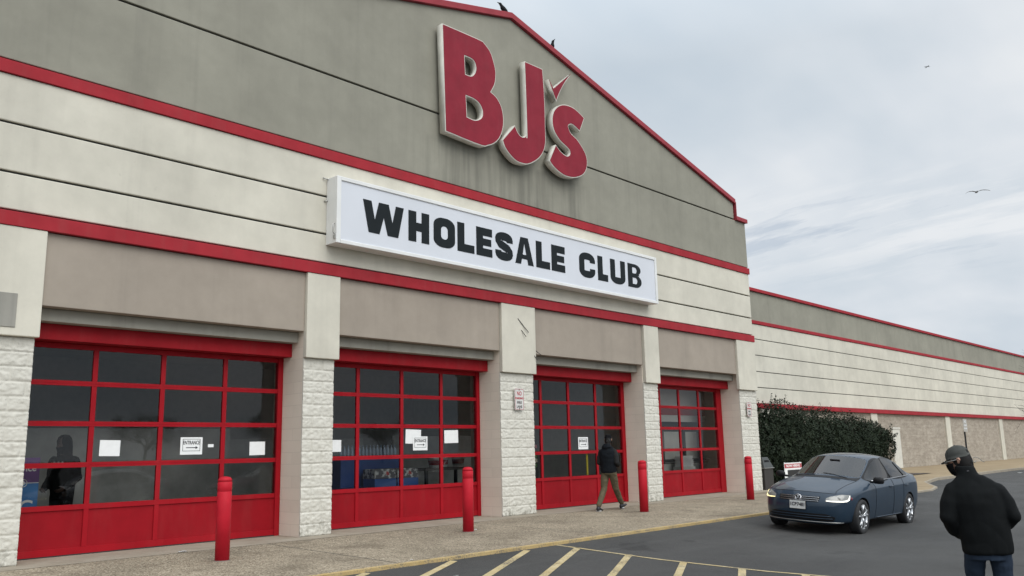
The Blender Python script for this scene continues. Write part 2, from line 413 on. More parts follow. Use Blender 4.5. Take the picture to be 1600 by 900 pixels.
def spline2d(pts, sub=6):
    """closed outline (x, y, corner?) smoothed between corners (Catmull-Rom)"""
    n = len(pts); out = []
    for i in range(n):
        p0, p1, p2, p3 = pts[i-1], pts[i], pts[(i+1) % n], pts[(i+2) % n]
        a, b, c, d = (Vector(p[:2]) for p in (p0, p1, p2, p3))
        if p1[2] and p2[2]: out.append(tuple(b)); continue
        if p1[2]: a = b
        if p2[2]: d = c
        for s in range(sub):
            t = s/sub
            q = 0.5*((2*b) + (c-a)*t + (2*a-5*b+4*c-d)*t*t + (3*b-a-3*c+d)*t**3)
            out.append(tuple(q))
    return out
def flat_shape(loops, depth):
    """filled 2D outlines (outer and holes) extruded: a mesh with x right, y up, z towards the viewer"""
    cu = bpy.data.curves.new('tmp', 'CURVE'); cu.dimensions = '2D'; cu.fill_mode = 'BOTH'; cu.extrude = depth/2
    for lp in loops:
        sp = cu.splines.new('POLY'); sp.points.add(len(lp)-1); sp.use_cyclic_u = True
        for p, (x, y) in zip(sp.points, lp): p.co = (x, y, 0, 1)
    return curve_bm(cu)
def curve_bm(cu):
    o = bpy.data.objects.new('tmp', cu); COL.objects.link(o)
    dg = bpy.context.evaluated_depsgraph_get()
    me = bpy.data.meshes.new_from_object(o.evaluated_get(dg), depsgraph=dg)
    bm = bmesh.new(); bm.from_mesh(me)
    bpy.data.objects.remove(o); bpy.data.curves.remove(cu); bpy.data.meshes.remove(me)
    bmesh.ops.remove_doubles(bm, verts=bm.verts[:], dist=1e-5)
    return bm
def text_bm(txt, size, depth=0.002, bold=0.0, align='CENTER', sx=1.0):
    cu = bpy.data.curves.new('tmp', 'FONT'); cu.body = txt; cu.size = size; cu.extrude = depth/2; cu.offset = bold
    cu.align_x = align; cu.align_y = 'CENTER'
    bm = curve_bm(cu)
    if sx != 1: bmesh.ops.scale(bm, vec=(sx, 1, 1), verts=bm.verts[:])
    return bm
def stand(bm, x, y, z, rz=0):
    """turn a flat shape upright facing -y (turned by rz) at a point"""
    bmesh.ops.transform(bm, matrix=Matrix.Translation((x, y, z)) @ Matrix.Rotation(rz, 4, 'Z') @ Matrix.Rotation(R(90), 4, 'X'), verts=bm.verts[:])
    return bm
def join(dst, src, mi=None):
    me = bpy.data.meshes.new('tmp')
    if mi is not None:
        for f in src.faces: f.material_index = mi
    src.to_mesh(me); src.free(); dst.from_mesh(me); bpy.data.meshes.remove(me)
def baked(o):
    """apply modifiers, return a bmesh"""
    dg = bpy.context.evaluated_depsgraph_get()
    me = bpy.data.meshes.new_from_object(o.evaluated_get(dg), depsgraph=dg)
    bm = bmesh.new(); bm.from_mesh(me); bpy.data.meshes.remove(me)
    return bm
def kill(o):
    me = o.data; bpy.data.objects.remove(o); bpy.data.meshes.remove(me)
def interp(x, xs, ys):
    return float(np.interp(x, xs, ys))

# ------------------------------------------------------------------ ground
KY, KX1 = -3.72, 29.0
def gz(y):
    return interp(-y, [3.72, 5.45, 7, 11, 30, 400], [-0.13, -0.265, -0.345, -0.42, -0.47, -0.5])
def wz(y):
    return interp(-y, [0.2, 3.72], [0.0, -0.08]) if y < -0.2 else 0.0
bm = new_bm()
ys = [60, 4.6, 0, -1.0, -3.0, -3.72, -4.6, -5.45, -6.2, -7, -9, -11, -15, -22, -30, -60, -150, -600]
xs = [-500, -120, -40, 0, 10, 20, 30, 45, 60, 90, 150, 400, 900]
g = [[bm.verts.new((x, y, gz(min(y, KY)))) for x in xs] for y in ys]
for i in range(len(ys)-1):
    for j in range(len(xs)-1):
        bm.faces.new((g[i][j], g[i][j+1], g[i+1][j+1], g[i+1][j]))
tag(obj('parking_lot', bm, M['asphalt']), 'grey asphalt parking lot sloping away from the store front', 'asphalt', kind='structure')
# terrain far beyond
bm = new_bm()
v = [bm.verts.new(p) for p in ((-3000, -600, -0.5), (4000, -600, -0.5), (4000, -3000, -0.5), (-3000, -3000, -0.5))]; bm.faces.new(v)
v = [bm.verts.new(p) for p in ((900, 60, -0.6), (4000, 60, -0.6), (4000, 3000, -0.6), (900, 3000, -0.6))]; bm.faces.new(v)
v = [bm.verts.new(p) for p in ((900, -600, -0.55), (4000, -600, -0.55), (4000, 60, -0.55), (900, 60, -0.55))]; bm.faces.new(v)
v = [bm.verts.new(p) for p in ((-500, 60, -0.17), (900, 60, -0.17), (900, 3000, -0.6), (-500, 3000, -0.6))]; bm.faces.new(v)
tag(obj('terrain', bm, plain('field_green_brown', (0.09, 0.095, 0.05), 0.95)), 'flat land beyond the lot', 'ground', kind='structure')

# sidewalk: outline runs along the store, steps back past the bush towards the wing
def slab(name, outline, z_off, mat, label, skirt=0.25):
    bm = new_bm()
    top = [bm.verts.new((x, y, wz(y)+z_off)) for x, y in outline]
    bot = [bm.verts.new((x, y, wz(y)+z_off-skirt)) for x, y in outline]
    f = bm.faces.new(top)
    n = len(outline)
    for i in range(n):
        j = (i+1) % n
        bm.faces.new((top[j], top[i], bot[i], bot[j]))
    bmesh.ops.triangulate(bm, faces=[f])
    return tag(obj(name, bm, mat), label, 'pavement', kind='structure')
def strip_grid(name, x0, x1, y0, y1, nx, ny, zoff, mat, label):
    bm = new_bm()
    X = [x0 + (x1-x0)*i/nx for i in range(nx+1)]; Y = [y0 + (y1-y0)*i/ny for i in range(ny+1)]
    g = [[bm.verts.new((x, y, wz(y)+zoff)) for x in X] for y in Y]
    for i in range(ny):
        for j in range(nx): bm.faces.new((g[i][j], g[i][j+1], g[i+1][j+1], g[i+1][j]))
    return tag(obj(name, bm, mat), label, 'pavement', kind='structure')
KF = 0.05   # width of the painted kerb edge
strip_grid('sidewalk', -40, 26.2, KY+KF, 0.9, 40, 20, 0, M['walk'], 'exposed aggregate sidewalk along the store front')
strip_grid('sidewalk', 26.2, KX1, KY+KF, 4.6, 6, 20, 0.0, M['tanwalk'], 'tan concrete walk beside the bush')
slab('sidewalk', [(KX1, KY+KF), (30.5, -3.3), (33.5, -2.0), (37, -1.32), (45, -1.13), (110, -1.0), (110, 4.6), (KX1, 4.6)], 0.0, M['tanwalk'], 'tan concrete walk along the long side wing')
# kerb
bm = new_bm()
path = [(-40, KY), (0, KY), (15, KY), (KX1, KY), (30.6, -3.37), (33.5, -2.07), (37, -1.39), (45, -1.2), (110, -1.07)]
inner = [(-40, KY+KF), (0, KY+KF), (15, KY+KF), (KX1, KY+KF), (30.5, -3.3), (33.5, -2.0), (37, -1.32), (45, -1.13), (110, -1.0)]
path.insert(3, (24.6, KY)); inner.insert(3, (24.6, KY+KF))
for lo_, hi_, mt_, lb_ in ((0, 3, M['yellow'], 'yellow painted kerb edge of the sidewalk'), (3, len(path)-1, M['concrete'], 'bare concrete kerb beyond the store front')):
    bm = new_bm(); pp_, ii_ = path[lo_:hi_+1], inner[lo_:hi_+1]
    A = [bm.verts.new((x, y, wz(y)+0.002)) for x, y in ii_]; B = [bm.verts.new((x, y, wz(y)-0.006)) for x, y in pp_]; Cc = [bm.verts.new((x, y-0.012, -0.4)) for x, y in pp_]
    for i in range(len(pp_)-1):
        bm.faces.new((A[i], A[i+1], B[i+1], B[i])); bm.faces.new((B[i], B[i+1], Cc[i+1], Cc[i]))
    tag(obj('kerb', bm, mt_), lb_, 'kerb', kind='structure')
# sidewalk joints, sawn grooves
bm = new_bm()
for x in (-6.2, -1.6, 3.0, 7.72, 12.3, 17.0, 21.6, 26.2):
    y0, y1 = KY+KF, -0.05; n = 8
    for i in range(n):
        a = y0+(y1-y0)*i/n; b = y0+(y1-y0)*(i+1)/n
        v = [bm.verts.new(p) for p in ((x-.007, a, wz(a)+.004), (x+.007, a, wz(a)+.004), (x+.007, b, wz(b)+.004), (x-.007, b, wz(b)+.004))]; bm.faces.new(v)
tag(obj('sidewalk_joints', bm, M['joint']), 'narrow cross joints in the sidewalk', 'joint', kind='structure')
# smooth apron along the door sills
bm = new_bm()
v = [bm.verts.new(p) for p in ((3.0, -0.42, wz(-.42)+.004), (25.3, -0.42, wz(-.42)+.004), (25.3, -0.2, .004), (3.0, -0.2, .004))]; bm.faces.new(v)
v2 = [bm.verts.new(p) for p in ((3.0, 0.75, .004), (25.3, 0.75, .004))]; bm.faces.new((v[3], v[2], v2[1], v2[0]))
tag(obj('door_apron', bm, M['concrete']), 'smooth concrete apron in front of the doors', 'pavement', kind='structure')

# painted hatching beside the kerb
def paint(p, q, w, mat):
    bm = new_bm(); p, q = Vector((*p, 0)), Vector((*q, 0)); d = (q-p); L = d.length; d.normalize(); s = Vector((-d.y, d.x, 0))*w/2
    n = max(2, int(L/0.25)); rows = []
    for i in range(n+1):
        c = p + d*L*i/n; row = []
        for e in (c-s, c+s):
            row.append(bm.verts.new((e.x, e.y, gz(min(e.y, KY-.013))+0.005)))
        rows.append(row)
    for a, b in zip(rows, rows[1:]): bm.faces.new((a[0], a[1], b[1], b[0]))
    return tag(obj('road_marking', bm, mat), 'faded yellow line painted on the asphalt', 'road marking', kind='structure')
dv = Vector((-0.882, -0.472))
for (sx, sy) in ((7.12, -3.77), (8.62, -3.79), (10.14, -3.80), (11.02, -4.09), (11.17, -4.96), (11.28, -5.85), (11.40, -6.72), (11.50, -7.60), (11.61, -8.5)):
    L = 4.2
    paint((sx, sy), (sx+dv.x*L, sy+dv.y*L), 0.105, M['paleyellow'])
paint((10.92, -3.74), (11.42, -6.8), 0.07, M['paleyellow']); paint((11.42, -6.8), (12.0, -11.5), 0.07, M['paleyellow'])

# ------------------------------------------------------------------ store building
store = thing('store_building', 'grey and white warehouse store with red bands and a low gable over red doors', 'store', (14.1, 0, 0))
XL, XR, APX, APZ = 3.05, 25.15, 14.1, 11.54
FY = -0.05
SL = (APZ-9.01)/(24.45-APX)
def roofz(x): return APZ - abs(x-APX)*SL
ZA0, ZA1, ZB0, ZB1, ZG = 6.78, 6.976, 4.587, 4.795, 8.49
SX = 24.45; SXL = 2*APX-SX
# backing wall behind every joint
bm = new_bm()
prism_y(bm, [(XL+.02, 4.6), (XR-.02, 4.6), (XR-.02, 8.45), (SX-.02, 8.45), (SX-.02, roofz(SX)-.03), (APX, APZ-.03), (SXL+.02, roofz(SX)-.03), (SXL+.02, 8.45), (XL+.02, 8.45)], 0.0, 0.3)
obj('wall_backing', bm, M['joint'], store)
bm = new_bm()
prism_y(bm, [(XL, ZA1+.03), (XR, ZA1+.03), (XR, ZG-.02), (XL, ZG-.02)], FY, 0.0)
prism_y(bm, [(SXL, ZG+.02), (SX, ZG+.02), (SX, roofz(SX)), (APX, APZ), (SXL, roofz(SX))], FY, 0.0)
obj('gable_wall', bm, M['gray'], store, bevel=0.012)
bm = new_bm()
for a, b in ((6.09, ZA0), (5.375, 6.055), (ZB1+.03, 5.34)):
    box(bm, XL, XR, FY, 0.0, a, b)
obj('wall_panel', bm, M['white'], store, bevel=0.014)
for a, b in ((ZA0+.003, ZA1), (ZB0+.003, ZB1)):
    bm = new_bm(); box(bm, XL-.03, XR+.03, FY-0.035, 0.0, a, b)
    obj('trim_band', bm, M['band'], store, bevel=0.006)
# coping of the gable and of the low shoulders
bm = new_bm()
def cop(x0, z0, x1, z1, y0=-.13, y1=.38, t=.15):
    prism_y(bm, [(x0, z0), (x1, z1), (x1, z1+t), (x0, z0+t)], y0, y1)
cop(APX, APZ+.002, SX+.05, roofz(SX+.05)+.002); cop(SXL-.05, roofz(SX+.05)+.002, APX, APZ+.002)
for s in (1, -1):
    xa = SX+.052 if s > 0 else SXL-.052; xb = XR+.06 if s > 0 else XL-.06
    cop(min(xa, xb), 8.472, max(xa, xb), 8.472, t=.13)
    box(bm, min(xa-.0, xa+.03*s), max(xa, xa+.03*s), -.13, .38, 8.604, roofz(SX)+.06)
bmesh.ops.remove_doubles(bm, verts=bm.verts[:], dist=1e-5)
obj('coping', bm, M['coping'], store, bevel=0.01)
# body of the store behind the front
bm = new_bm()
box(bm, XL+.05, XR-.05, .30, .66, 4.62, 8.40)
box(bm, XL+.05, XR-.05, 10.0, 10.3, 0, 8.4)
box(bm, XL+.05, XL+.35, .66, 10.0, 0, 8.4); box(bm, XR-.35, XR-.05, .95, 10.0, 0, 8.4)
box(bm, XL+.05, XR-.05, .66, 30.0, 8.402, 8.5)
box(bm, XL+.05, XR-.05, 10.3, 30, 0, 8.4)
obj('rear_wall', bm, M['white'], store)
# piers with real split-face relief
PIERS = [(3.12, 4.213), (8.599, 9.238), (13.588, 14.660), (19.026, 19.692), (24.13, 25.19)]
CAPS = [(3.05, 4.250), (8.594, 9.301), (13.589, 14.701), (19.051, 19.732), (24.026, 25.174)]
ZP = 3.06
def split_face(bm, x0, x1, z0, z1, y, rows, bw, seed, mi):
    h = 0.0155
    nx = max(4, int((x1-x0)/h)); nz = int((z1-z0)/h); rh = (z1-z0)/rows
    g = []
    for i in range(nz+1):
        z = z0 + (z1-z0)*i/nz; r = int(min(rows-1, (z-z0)/rh)); fz = (z-z0)/rh - r
        row = []
        for j in range(nx+1):
            x = x0 + (x1-x0)*j/nx
            off = (r % 2)*bw*0.5; b = (x-x0+off)/bw; bi = int(b); fx = b-bi
            edge = min(min(fz, 1-fz)*rh, min(fx, 1-fx)*bw if 0.02 < x-x0 < x1-x0-0.02 else 1)
            e = 0.0 if edge < 0.005 else min(1.0, (edge-.003)/0.012)
            q = Vector((x*7.0 + bi*3.7, r*9.1+seed, z*11.0))
            d = 1-min(1, abs(noise.fractal(q, 0.75, 2.2, 5))*1.5)
            d2 = noise.noise(Vector((bi*1.7+seed, r*2.3, 0.3)))
            cz = noise.noise(Vector((x*23, seed, z*23)))
            dep = 0.008 + e*(0.010 + 0.012*d + 0.005*d2 + 0.004*cz)
            row.append(bm.verts.new((x, y-dep, z)))
        g.append(row)
    for i in range(nz):
        for j in range(nx):
            f = bm.faces.new((g[i][j], g[i][j+1], g[i+1][j+1], g[i+1][j])); f.material_index = mi; f.smooth = True
    for i in range(nz):      # returns at the sides
        for row, x in ((0, x0), (nx, x1)):
            a, b = g[i][row], g[i+1][row]
            c = bm.verts.new((x, y+.002, a.co.z)); d_ = bm.verts.new((x, y+.002, b.co.z))
            bm.faces.new((a, b, d_, c)).material_index = mi
for i, ((a, b), (ca, cb)) in enumerate(zip(PIERS, CAPS)):
    bm = new_bm()
    box(bm, a+.002, b-.002, 0.035, 0.95, 0, ZB0, 0)
    split_face(bm, a, b, 0.0, ZP-.004, 0.035, 15, 0.41, i*11.3, 1)
    # top and foot closing strips
    o = obj('pier', bm, [M['reveal'], M['split']], store, fix=False)
    bm = new_bm(); box(bm, ca, cb, -0.07, 0.034, ZP, ZB0)
    obj('pier_cap', bm, M['white'], store, bevel=0.012)
# plaque and wire stubs
bm = new_bm(); box(bm, 3.25, 3.925, -.083, -.068, 3.175, 3.645)
obj('wall_patch', bm, stucco('patched_concrete', (0.30, 0.29, 0.255), 0.5), store, bevel=.005)
for p, q in (((14.11, -.072, 4.28), (14.43, -.10, 3.99)), ((14.22, -.072, 4.03), (14.32, -.12, 3.88)), ((14.70, -.03, 3.62), (14.86, -.09, 3.50)), ((14.64, -.072, 3.48), (14.70, -.1, 3.38))):
    bm = new_bm(); tube(bm, [p, [(a+b)/2 for a, b in zip(p, q)], q], 0.008, 6)
    obj('wire_stub', bm, M['dark'], store)

# fascia, lintel, header and sectional doors
DOORX = [(4.213, 8.599), (9.238, 13.588), (14.660, 19.026), (19.692, 24.13)]
MULL = [[5.32, 6.39, 7.48], [10.28, 11.38, 12.46], [15.66, 16.70, 17.79], [20.74, 21.74, 22.82]]
RJ = [8.50, 13.49, 18.88, 23.83]     # left edge of the right-hand jamb
ZBAR = [0.04, 0.69, 1.30, 1.905, 2.505, 3.055]
DY = 0.668
for (a, b), ms, rj in zip(DOORX, MULL, RJ):
    bm = new_bm(); box(bm, a+.04, b-.006, 0.0, 0.30, 3.525, ZB0-.003)
    obj('fascia_panel', bm, M['tan'], store, bevel=.01)
    bm = new_bm(); box(bm, a+.003, b-.003, 0.19, 0.62, 3.338, 3.522)
    obj('lintel', bm, M['lintel'], store, bevel=.01)
    bm = new_bm(); box(bm, a+.003, b-.003, 0.38, 0.93, 3.10, 3.335)
    obj('door_header', bm, M['header'], store, bevel=.006)
    # the door: rails, stiles, sunk panels, one sheet of panes
    fr = new_bm()
    xs_ = [a+.004] + ms + [b-.004]
    box(fr, a+.003, a+.075, DY-.02, DY+.09, 0.0, 3.097); box(fr, rj, b-.003, DY-.02, DY+.09, 0.0, 3.097)
    for z in ZBAR[1:]:
        box(fr, a+.076, rj-.001, DY-.004, DY+.05, z-.037, z+.037 if z < 3.0 else 3.095)
    for zc_ in ZBAR[2:5]:
        box(fr, a+.076, rj-.001, DY-.007, DY-.0045, zc_-.003, zc_+.003)   # section joint ridge
    box(fr, a+.076, rj-.001, DY-.004, DY+.05, 0.02, 0.115)
    for x in ms:
        for z0, z1 in zip(ZBAR[1:], ZBAR[2:]):
            box(fr, x-.037, x+.037, DY-.002, DY+.048, z0+.038, z1-.038)
        box(fr, x-.037, x+.037, DY-.002, DY+.048, 0.116, ZBAR[1]-.038)
    d = obj('garage_door', fr, M['door'], store, bevel=.004)
    bm = new_bm(); box(bm, a+.07, rj+.005, DY+.018, DY+.04, 0.03, ZBAR[1])
    obj('lower_panel', bm, red_paint('door_panel_red', (0.28, 0.005, 0.011), 0.5, 0.08) if 'door_panel_red' not in bpy.data.materials else bpy.data.materials['door_panel_red'], d)
    bm = new_bm()
    v = [bm.verts.new(p) for p in ((a+.05, DY+.02, ZBAR[1]+.03), (rj+.02, DY+.02, ZBAR[1]+.03), (rj+.02, DY+.02, 3.08), (a+.05, DY+.02, 3.08))]; bm.faces.new(v)
    obj('window_glass', bm, M['glass'], d)
    bm = new_bm(); box(bm, a+.01, rj, DY-.012, DY+.052, 0.004, 0.0195)
    obj('bottom_seal', bm, M['dark'], d)
for ch in list(store.children):     # sub-parts belong to their door
    pass

# interior
bm = new_bm(); box(bm, XL+.4, XR-.4, .95, 9.9, -0.02, 0.006)
obj('shop_floor', bm, M['int_floor'], store)
bm = new_bm(); box(bm, XL+.36, XR-.36, .94, 9.95, 3.9, 4.0); box(bm, XL+.36, XR-.36, 9.7, 9.95, 0.01, 3.9); box(bm, 19.3, 19.5, 1.0, 9.6, 0.01, 3.89)
obj('shop_interior', bm, M['int_wall'], store)
bm = new_bm(); box(bm, 3.6, 8.9, 3.0, 3.1, .008, 1.92); box(bm, 9.0, 13.4, 4.6, 4.7, .008, 1.75); box(bm, 14.2, 19.2, 4.4, 4.5, .008, 1.80)  # added backdrops imitating the paler reflections low in the door glass
obj('reflection_backdrop', bm, plain('reflection_grey', (0.27, 0.27, 0.255), .7, var=.45, scale=1.1), store)
# vestibule wall seen through the fourth door
bm = new_bm(); Y0 = 1.62
box(bm, 20.0, 24.75, Y0, Y0+.1, 2.60, 3.2); box(bm, 20.0, 24.75, Y0, Y0+.1, 2.14, 2.34)
box(bm, 20.4, 21.9, Y0+.02, Y0+.1, 0.9, 1.84); box(bm, 22.35, 23.3, Y0+.02, Y0+.1, 0.9, 1.84); box(bm, 23.45, 24.2, Y0+.02, Y0+.1, 0.9, 1.84)
box(bm, 20.0, 24.75, Y0+.03, Y0+.1, 0.02, 0.88)
v = obj('vestibule_wall', bm, M['vest'], store)
bm = new_bm(); box(bm, 20.0, 24.75, Y0-.01, Y0+.1, 2.342, 2.598); obj('stripe', bm, M['band'], v)
bm = new_bm()
for x in (20.25, 22.1, 23.38, 24.3): box(bm, x-.05, x+.05, Y0-.05, Y0+.0, 0.02, 1.9)
box(bm, 20.0, 24.75, Y0+.25, Y0+.3, 1.8, 2.2); box(bm, 20.0, 24.75, Y0-.05, Y0, 0.94, 1.02)
obj('post', bm, M['dark'], v)
bm = new_bm(); vs = bmesh.ops.create_cone(bm, cap_ends=True, segments=24, radius1=.17, radius2=.17, depth=.05)['verts']
bmesh.ops.transform(bm, matrix=Matrix.Translation((21.35, Y0-.02, 1.45)) @ Matrix.Rotation(R(90), 4, 'X'), verts=vs); obj('round_plate', bm, M['steel'], v)

# long side wings, set back
def wing(x0, x1, name_pil):
    Yw = 4.5
    bm = new_bm(); box(bm, x0, x1, Yw, Yw+14, 6.69, 7.97); w = obj('side_wing', bm, M['gray'], store, bevel=.01)
    bm = new_bm(); box(bm, x0, x1, Yw+.03, Yw+14, 3.1, 6.54); obj('joint_backing', bm, M['joint'], w)
    bm = new_bm()
    lv = [3.12, 3.80, 4.48, 5.18, 5.88, 6.54]
    for a, b in zip(lv, lv[1:]): box(bm, x0, x1, Yw, Yw+.03, a+.016, b-.016)
    obj('wall_panel', bm, M['white'], w, bevel=.012)
    bm = new_bm(); box(bm, x0, x1, Yw-.04, Yw+.05, 6.542, 6.688); box(bm, x0, x1, Yw-.10, Yw+.05, 2.92, 3.118); box(bm, x0, x1, Yw-.09, Yw+.4, 7.972, 8.11)
    obj('trim_band', bm, M['band'], w, bevel=.008)
    bm = new_bm(); box(bm, x0, x1, Yw+.06, Yw+14, -0.6, 2.918); obj('block_base', bm, M['wingblock'], w)
    p = x0 + (46.3-34.2 if x0 > 0 else 6); 
    px = [34.2+12.08*k for k in range(7)] if x0 > 0 else [-4-12*k for k in range(3)]
    for q in px:
        bm = new_bm(); box(bm, q, q+.85, Yw-.03, Yw+.1, -0.4, 2.915); obj('pilaster', bm, M['white'], w, bevel=.01)
    return w
w = wing(XR-.03, 110, 'r')
wing(-45, XL+.03, 'l')
bm = new_bm(); box(bm, 49.05, 50.15, 4.45, 4.555, 0.0, 2.1); box(bm, 49.02, 50.19, 4.42, 4.5, 2.102, 2.2)
dr = obj('utility_door', bm, plain('door_offwhite', (0.62, 0.60, 0.53), 0.5), w, bevel=.01)
bm = new_bm(); tube(bm, [(49.15, 4.43, 1.0), (49.3, 4.41, 1.0)], .02, 6); obj('door_handle', bm, M['steel'], dr)

# ------------------------------------------------------------------ signs on the front
LET = {"B":[[11.66,10.44,1],[12.75,10.46,0],[12.95,10.42,0],[13.15,10.26,0],[13.27,9.98,0],[13.3,9.79,0],[13.26,9.54,0],[13.13,9.31,1],[13.3,9.24,0],[13.45,9.08,0],[13.52,8.85,0],[13.51,8.59,0],[13.41,8.33,0],[13.24,8.14,0],[13.02,8.02,0],[12.76,7.96,0],[11.73,8.01,1]],"Bh1":[[12.32,9.91,1],[12.51,9.91,0],[12.62,9.86,0],[12.66,9.73,0],[12.61,9.59,0],[12.5,9.5,0],[12.34,9.49,1]],"Bh2":[[12.35,8.99,1],[12.59,8.98,0],[12.75,8.92,0],[12.84,8.79,0],[12.83,8.65,0],[12.74,8.56,0],[12.58,8.5,0],[12.37,8.51,1]],"J":[[14.29,10.44,1],[14.94,10.45,1],[14.98,9.77,0],[14.98,8.96,0],[14.97,8.58,0],[14.88,8.33,0],[14.68,8.1,0],[14.37,7.91,0],[14.13,7.86,0],[13.9,7.88,0],[13.69,7.99,0],[13.55,8.11,0],[13.47,8.27,1],[13.9,8.73,1],[13.99,8.59,0],[14.1,8.52,0],[14.21,8.53,0],[14.28,8.59,0],[14.31,8.7,0]],"K":[[15.16,10.26,1],[15.33,10.09,1],[16.04,10.67,1],[15.75,10.31,0],[15.55,10.0,0],[15.42,9.75,1]],"S":[[16.52,9.63,1],[16.31,9.22,1],[16.14,9.29,0],[15.99,9.32,0],[15.87,9.26,0],[15.88,9.17,0],[15.97,9.07,0],[16.18,8.98,0],[16.38,8.83,0],[16.53,8.65,0],[16.57,8.45,0],[16.5,8.23,0],[16.32,8.06,0],[16.02,7.94,0],[15.69,7.91,0],[15.41,7.97,0],[15.2,8.07,0],[15.09,8.17,1],[15.35,8.63,1],[15.48,8.53,0],[15.64,8.46,0],[15.78,8.45,0],[15.88,8.52,0],[15.86,8.62,0],[15.69,8.7,0],[15.49,8.79,0],[15.31,8.96,0],[15.24,9.19,0],[15.3,9.45,0],[15.49,9.66,0],[15.74,9.77,0],[16.04,9.79,0],[16.29,9.73,0]]}
sg = thing('letter_sign', 'huge red raised letters with a check mark apostrophe on the grey gable', 'sign', (14.1, -.2, 7.9))
def inset_loop(lp, d):
    n = len(lp); out = []
    area = sum(lp[i][0]*lp[(i+1) % n][1]-lp[(i+1) % n][0]*lp[i][1] for i in range(n))
    sgn = 1 if area > 0 else -1
    for i in range(n):
        a, b, c = Vector(lp[i-1]), Vector(lp[i]), Vector(lp[(i+1) % n])
        e1, e2 = (b-a), (c-b)
        if e1.length < 1e-6 or e2.length < 1e-6: out.append(tuple(b)); continue
        n1 = Vector((-e1.y, e1.x)).normalized()*sgn; n2 = Vector((-e2.y, e2.x)).normalized()*sgn
        m = n1+n2
        if m.length < 1e-6: out.append(tuple(b)); continue
        m = m/ max(0.35, m.length_squared/2)
        out.append(tuple(b+m*d))
    return out
for nm, holes in (('B', ['Bh1', 'Bh2']), ('J', []), ('K', []), ('S', [])):
    loops = [spline2d(LET[nm])] + [spline2d(LET[h]) for h in holes]
    bm = flat_shape(loops, 0.17); stand(bm, 0, -.225, 0)
    o = obj('letter' if nm != 'K' else 'check_mark', bm, M['signside'], sg)
    o['label'] = {'B': 'letter B', 'J': 'letter J', 'K': 'check mark apostrophe', 'S': 'letter S'}[nm]
    fl = [inset_loop(loops[0], 0.02)] + [inset_loop(l, -0.02) for l in loops[1:]]
    bm = flat_shape(fl, 0.008); stand(bm, 0, -.3135, 0); obj('red_face', bm, M['signred'], o)

sb = thing('cabinet_sign', 'long white box sign lettered WHOLESALE CLUB above the doors', 'sign', (14.1, -.2, 5.15))
bx0, bx1, bz0, bz1, by = 8.97, 19.36, 5.145, 6.41, -.38
bm = new_bm(); box(bm, bx0, bx1, by+.05, -.052, bz0, bz1)
t = .095
box(bm, bx0, bx0+t, by, by+.05, bz0, bz1); box(bm, bx1-t, bx1, by, by+.05, bz0, bz1)
box(bm, bx0+t, bx1-t, by, by+.05, bz1-t*.8, bz1); box(bm, bx0+t, bx1-t, by, by+.05, bz0, bz0+t*.75)
cab = obj('cabinet', bm, M['cabinet'], sb, bevel=.008)
bm = new_bm(); box(bm, bx0+t-.01, bx1-t+.01, by+.022, by+.0485, bz0+t*.7, bz1-t*.75); obj('sign_face', bm, M['face'], sb)
bm = new_bm()
tube(bm, [(bx0-.01, -.33, 5.30), (bx0-.045, -.33, 5.34), (bx0-.045, -.33, 5.48), (bx0-.01, -.33, 5.50)], .01, 6); obj('latch', bm, M['steel'], sb)
bm = new_bm(); box(bm, bx0-.02, bx0-.002, -.36, -.30, 5.22, 5.29); obj('hinge', bm, M['steel'], sb)
bm = new_bm(); tube(bm, [(bx0, -.10, 6.385), (bx0-.1, -.07, 6.41)], .012, 6); obj('bracket', bm, M['steel'], sb)
bm = new_bm(); tube(bm, [(bx0, -.09, 5.98), (bx0-.06, -.06, 5.97)], .012, 6); obj('bracket', bm, M['steel'], sb)
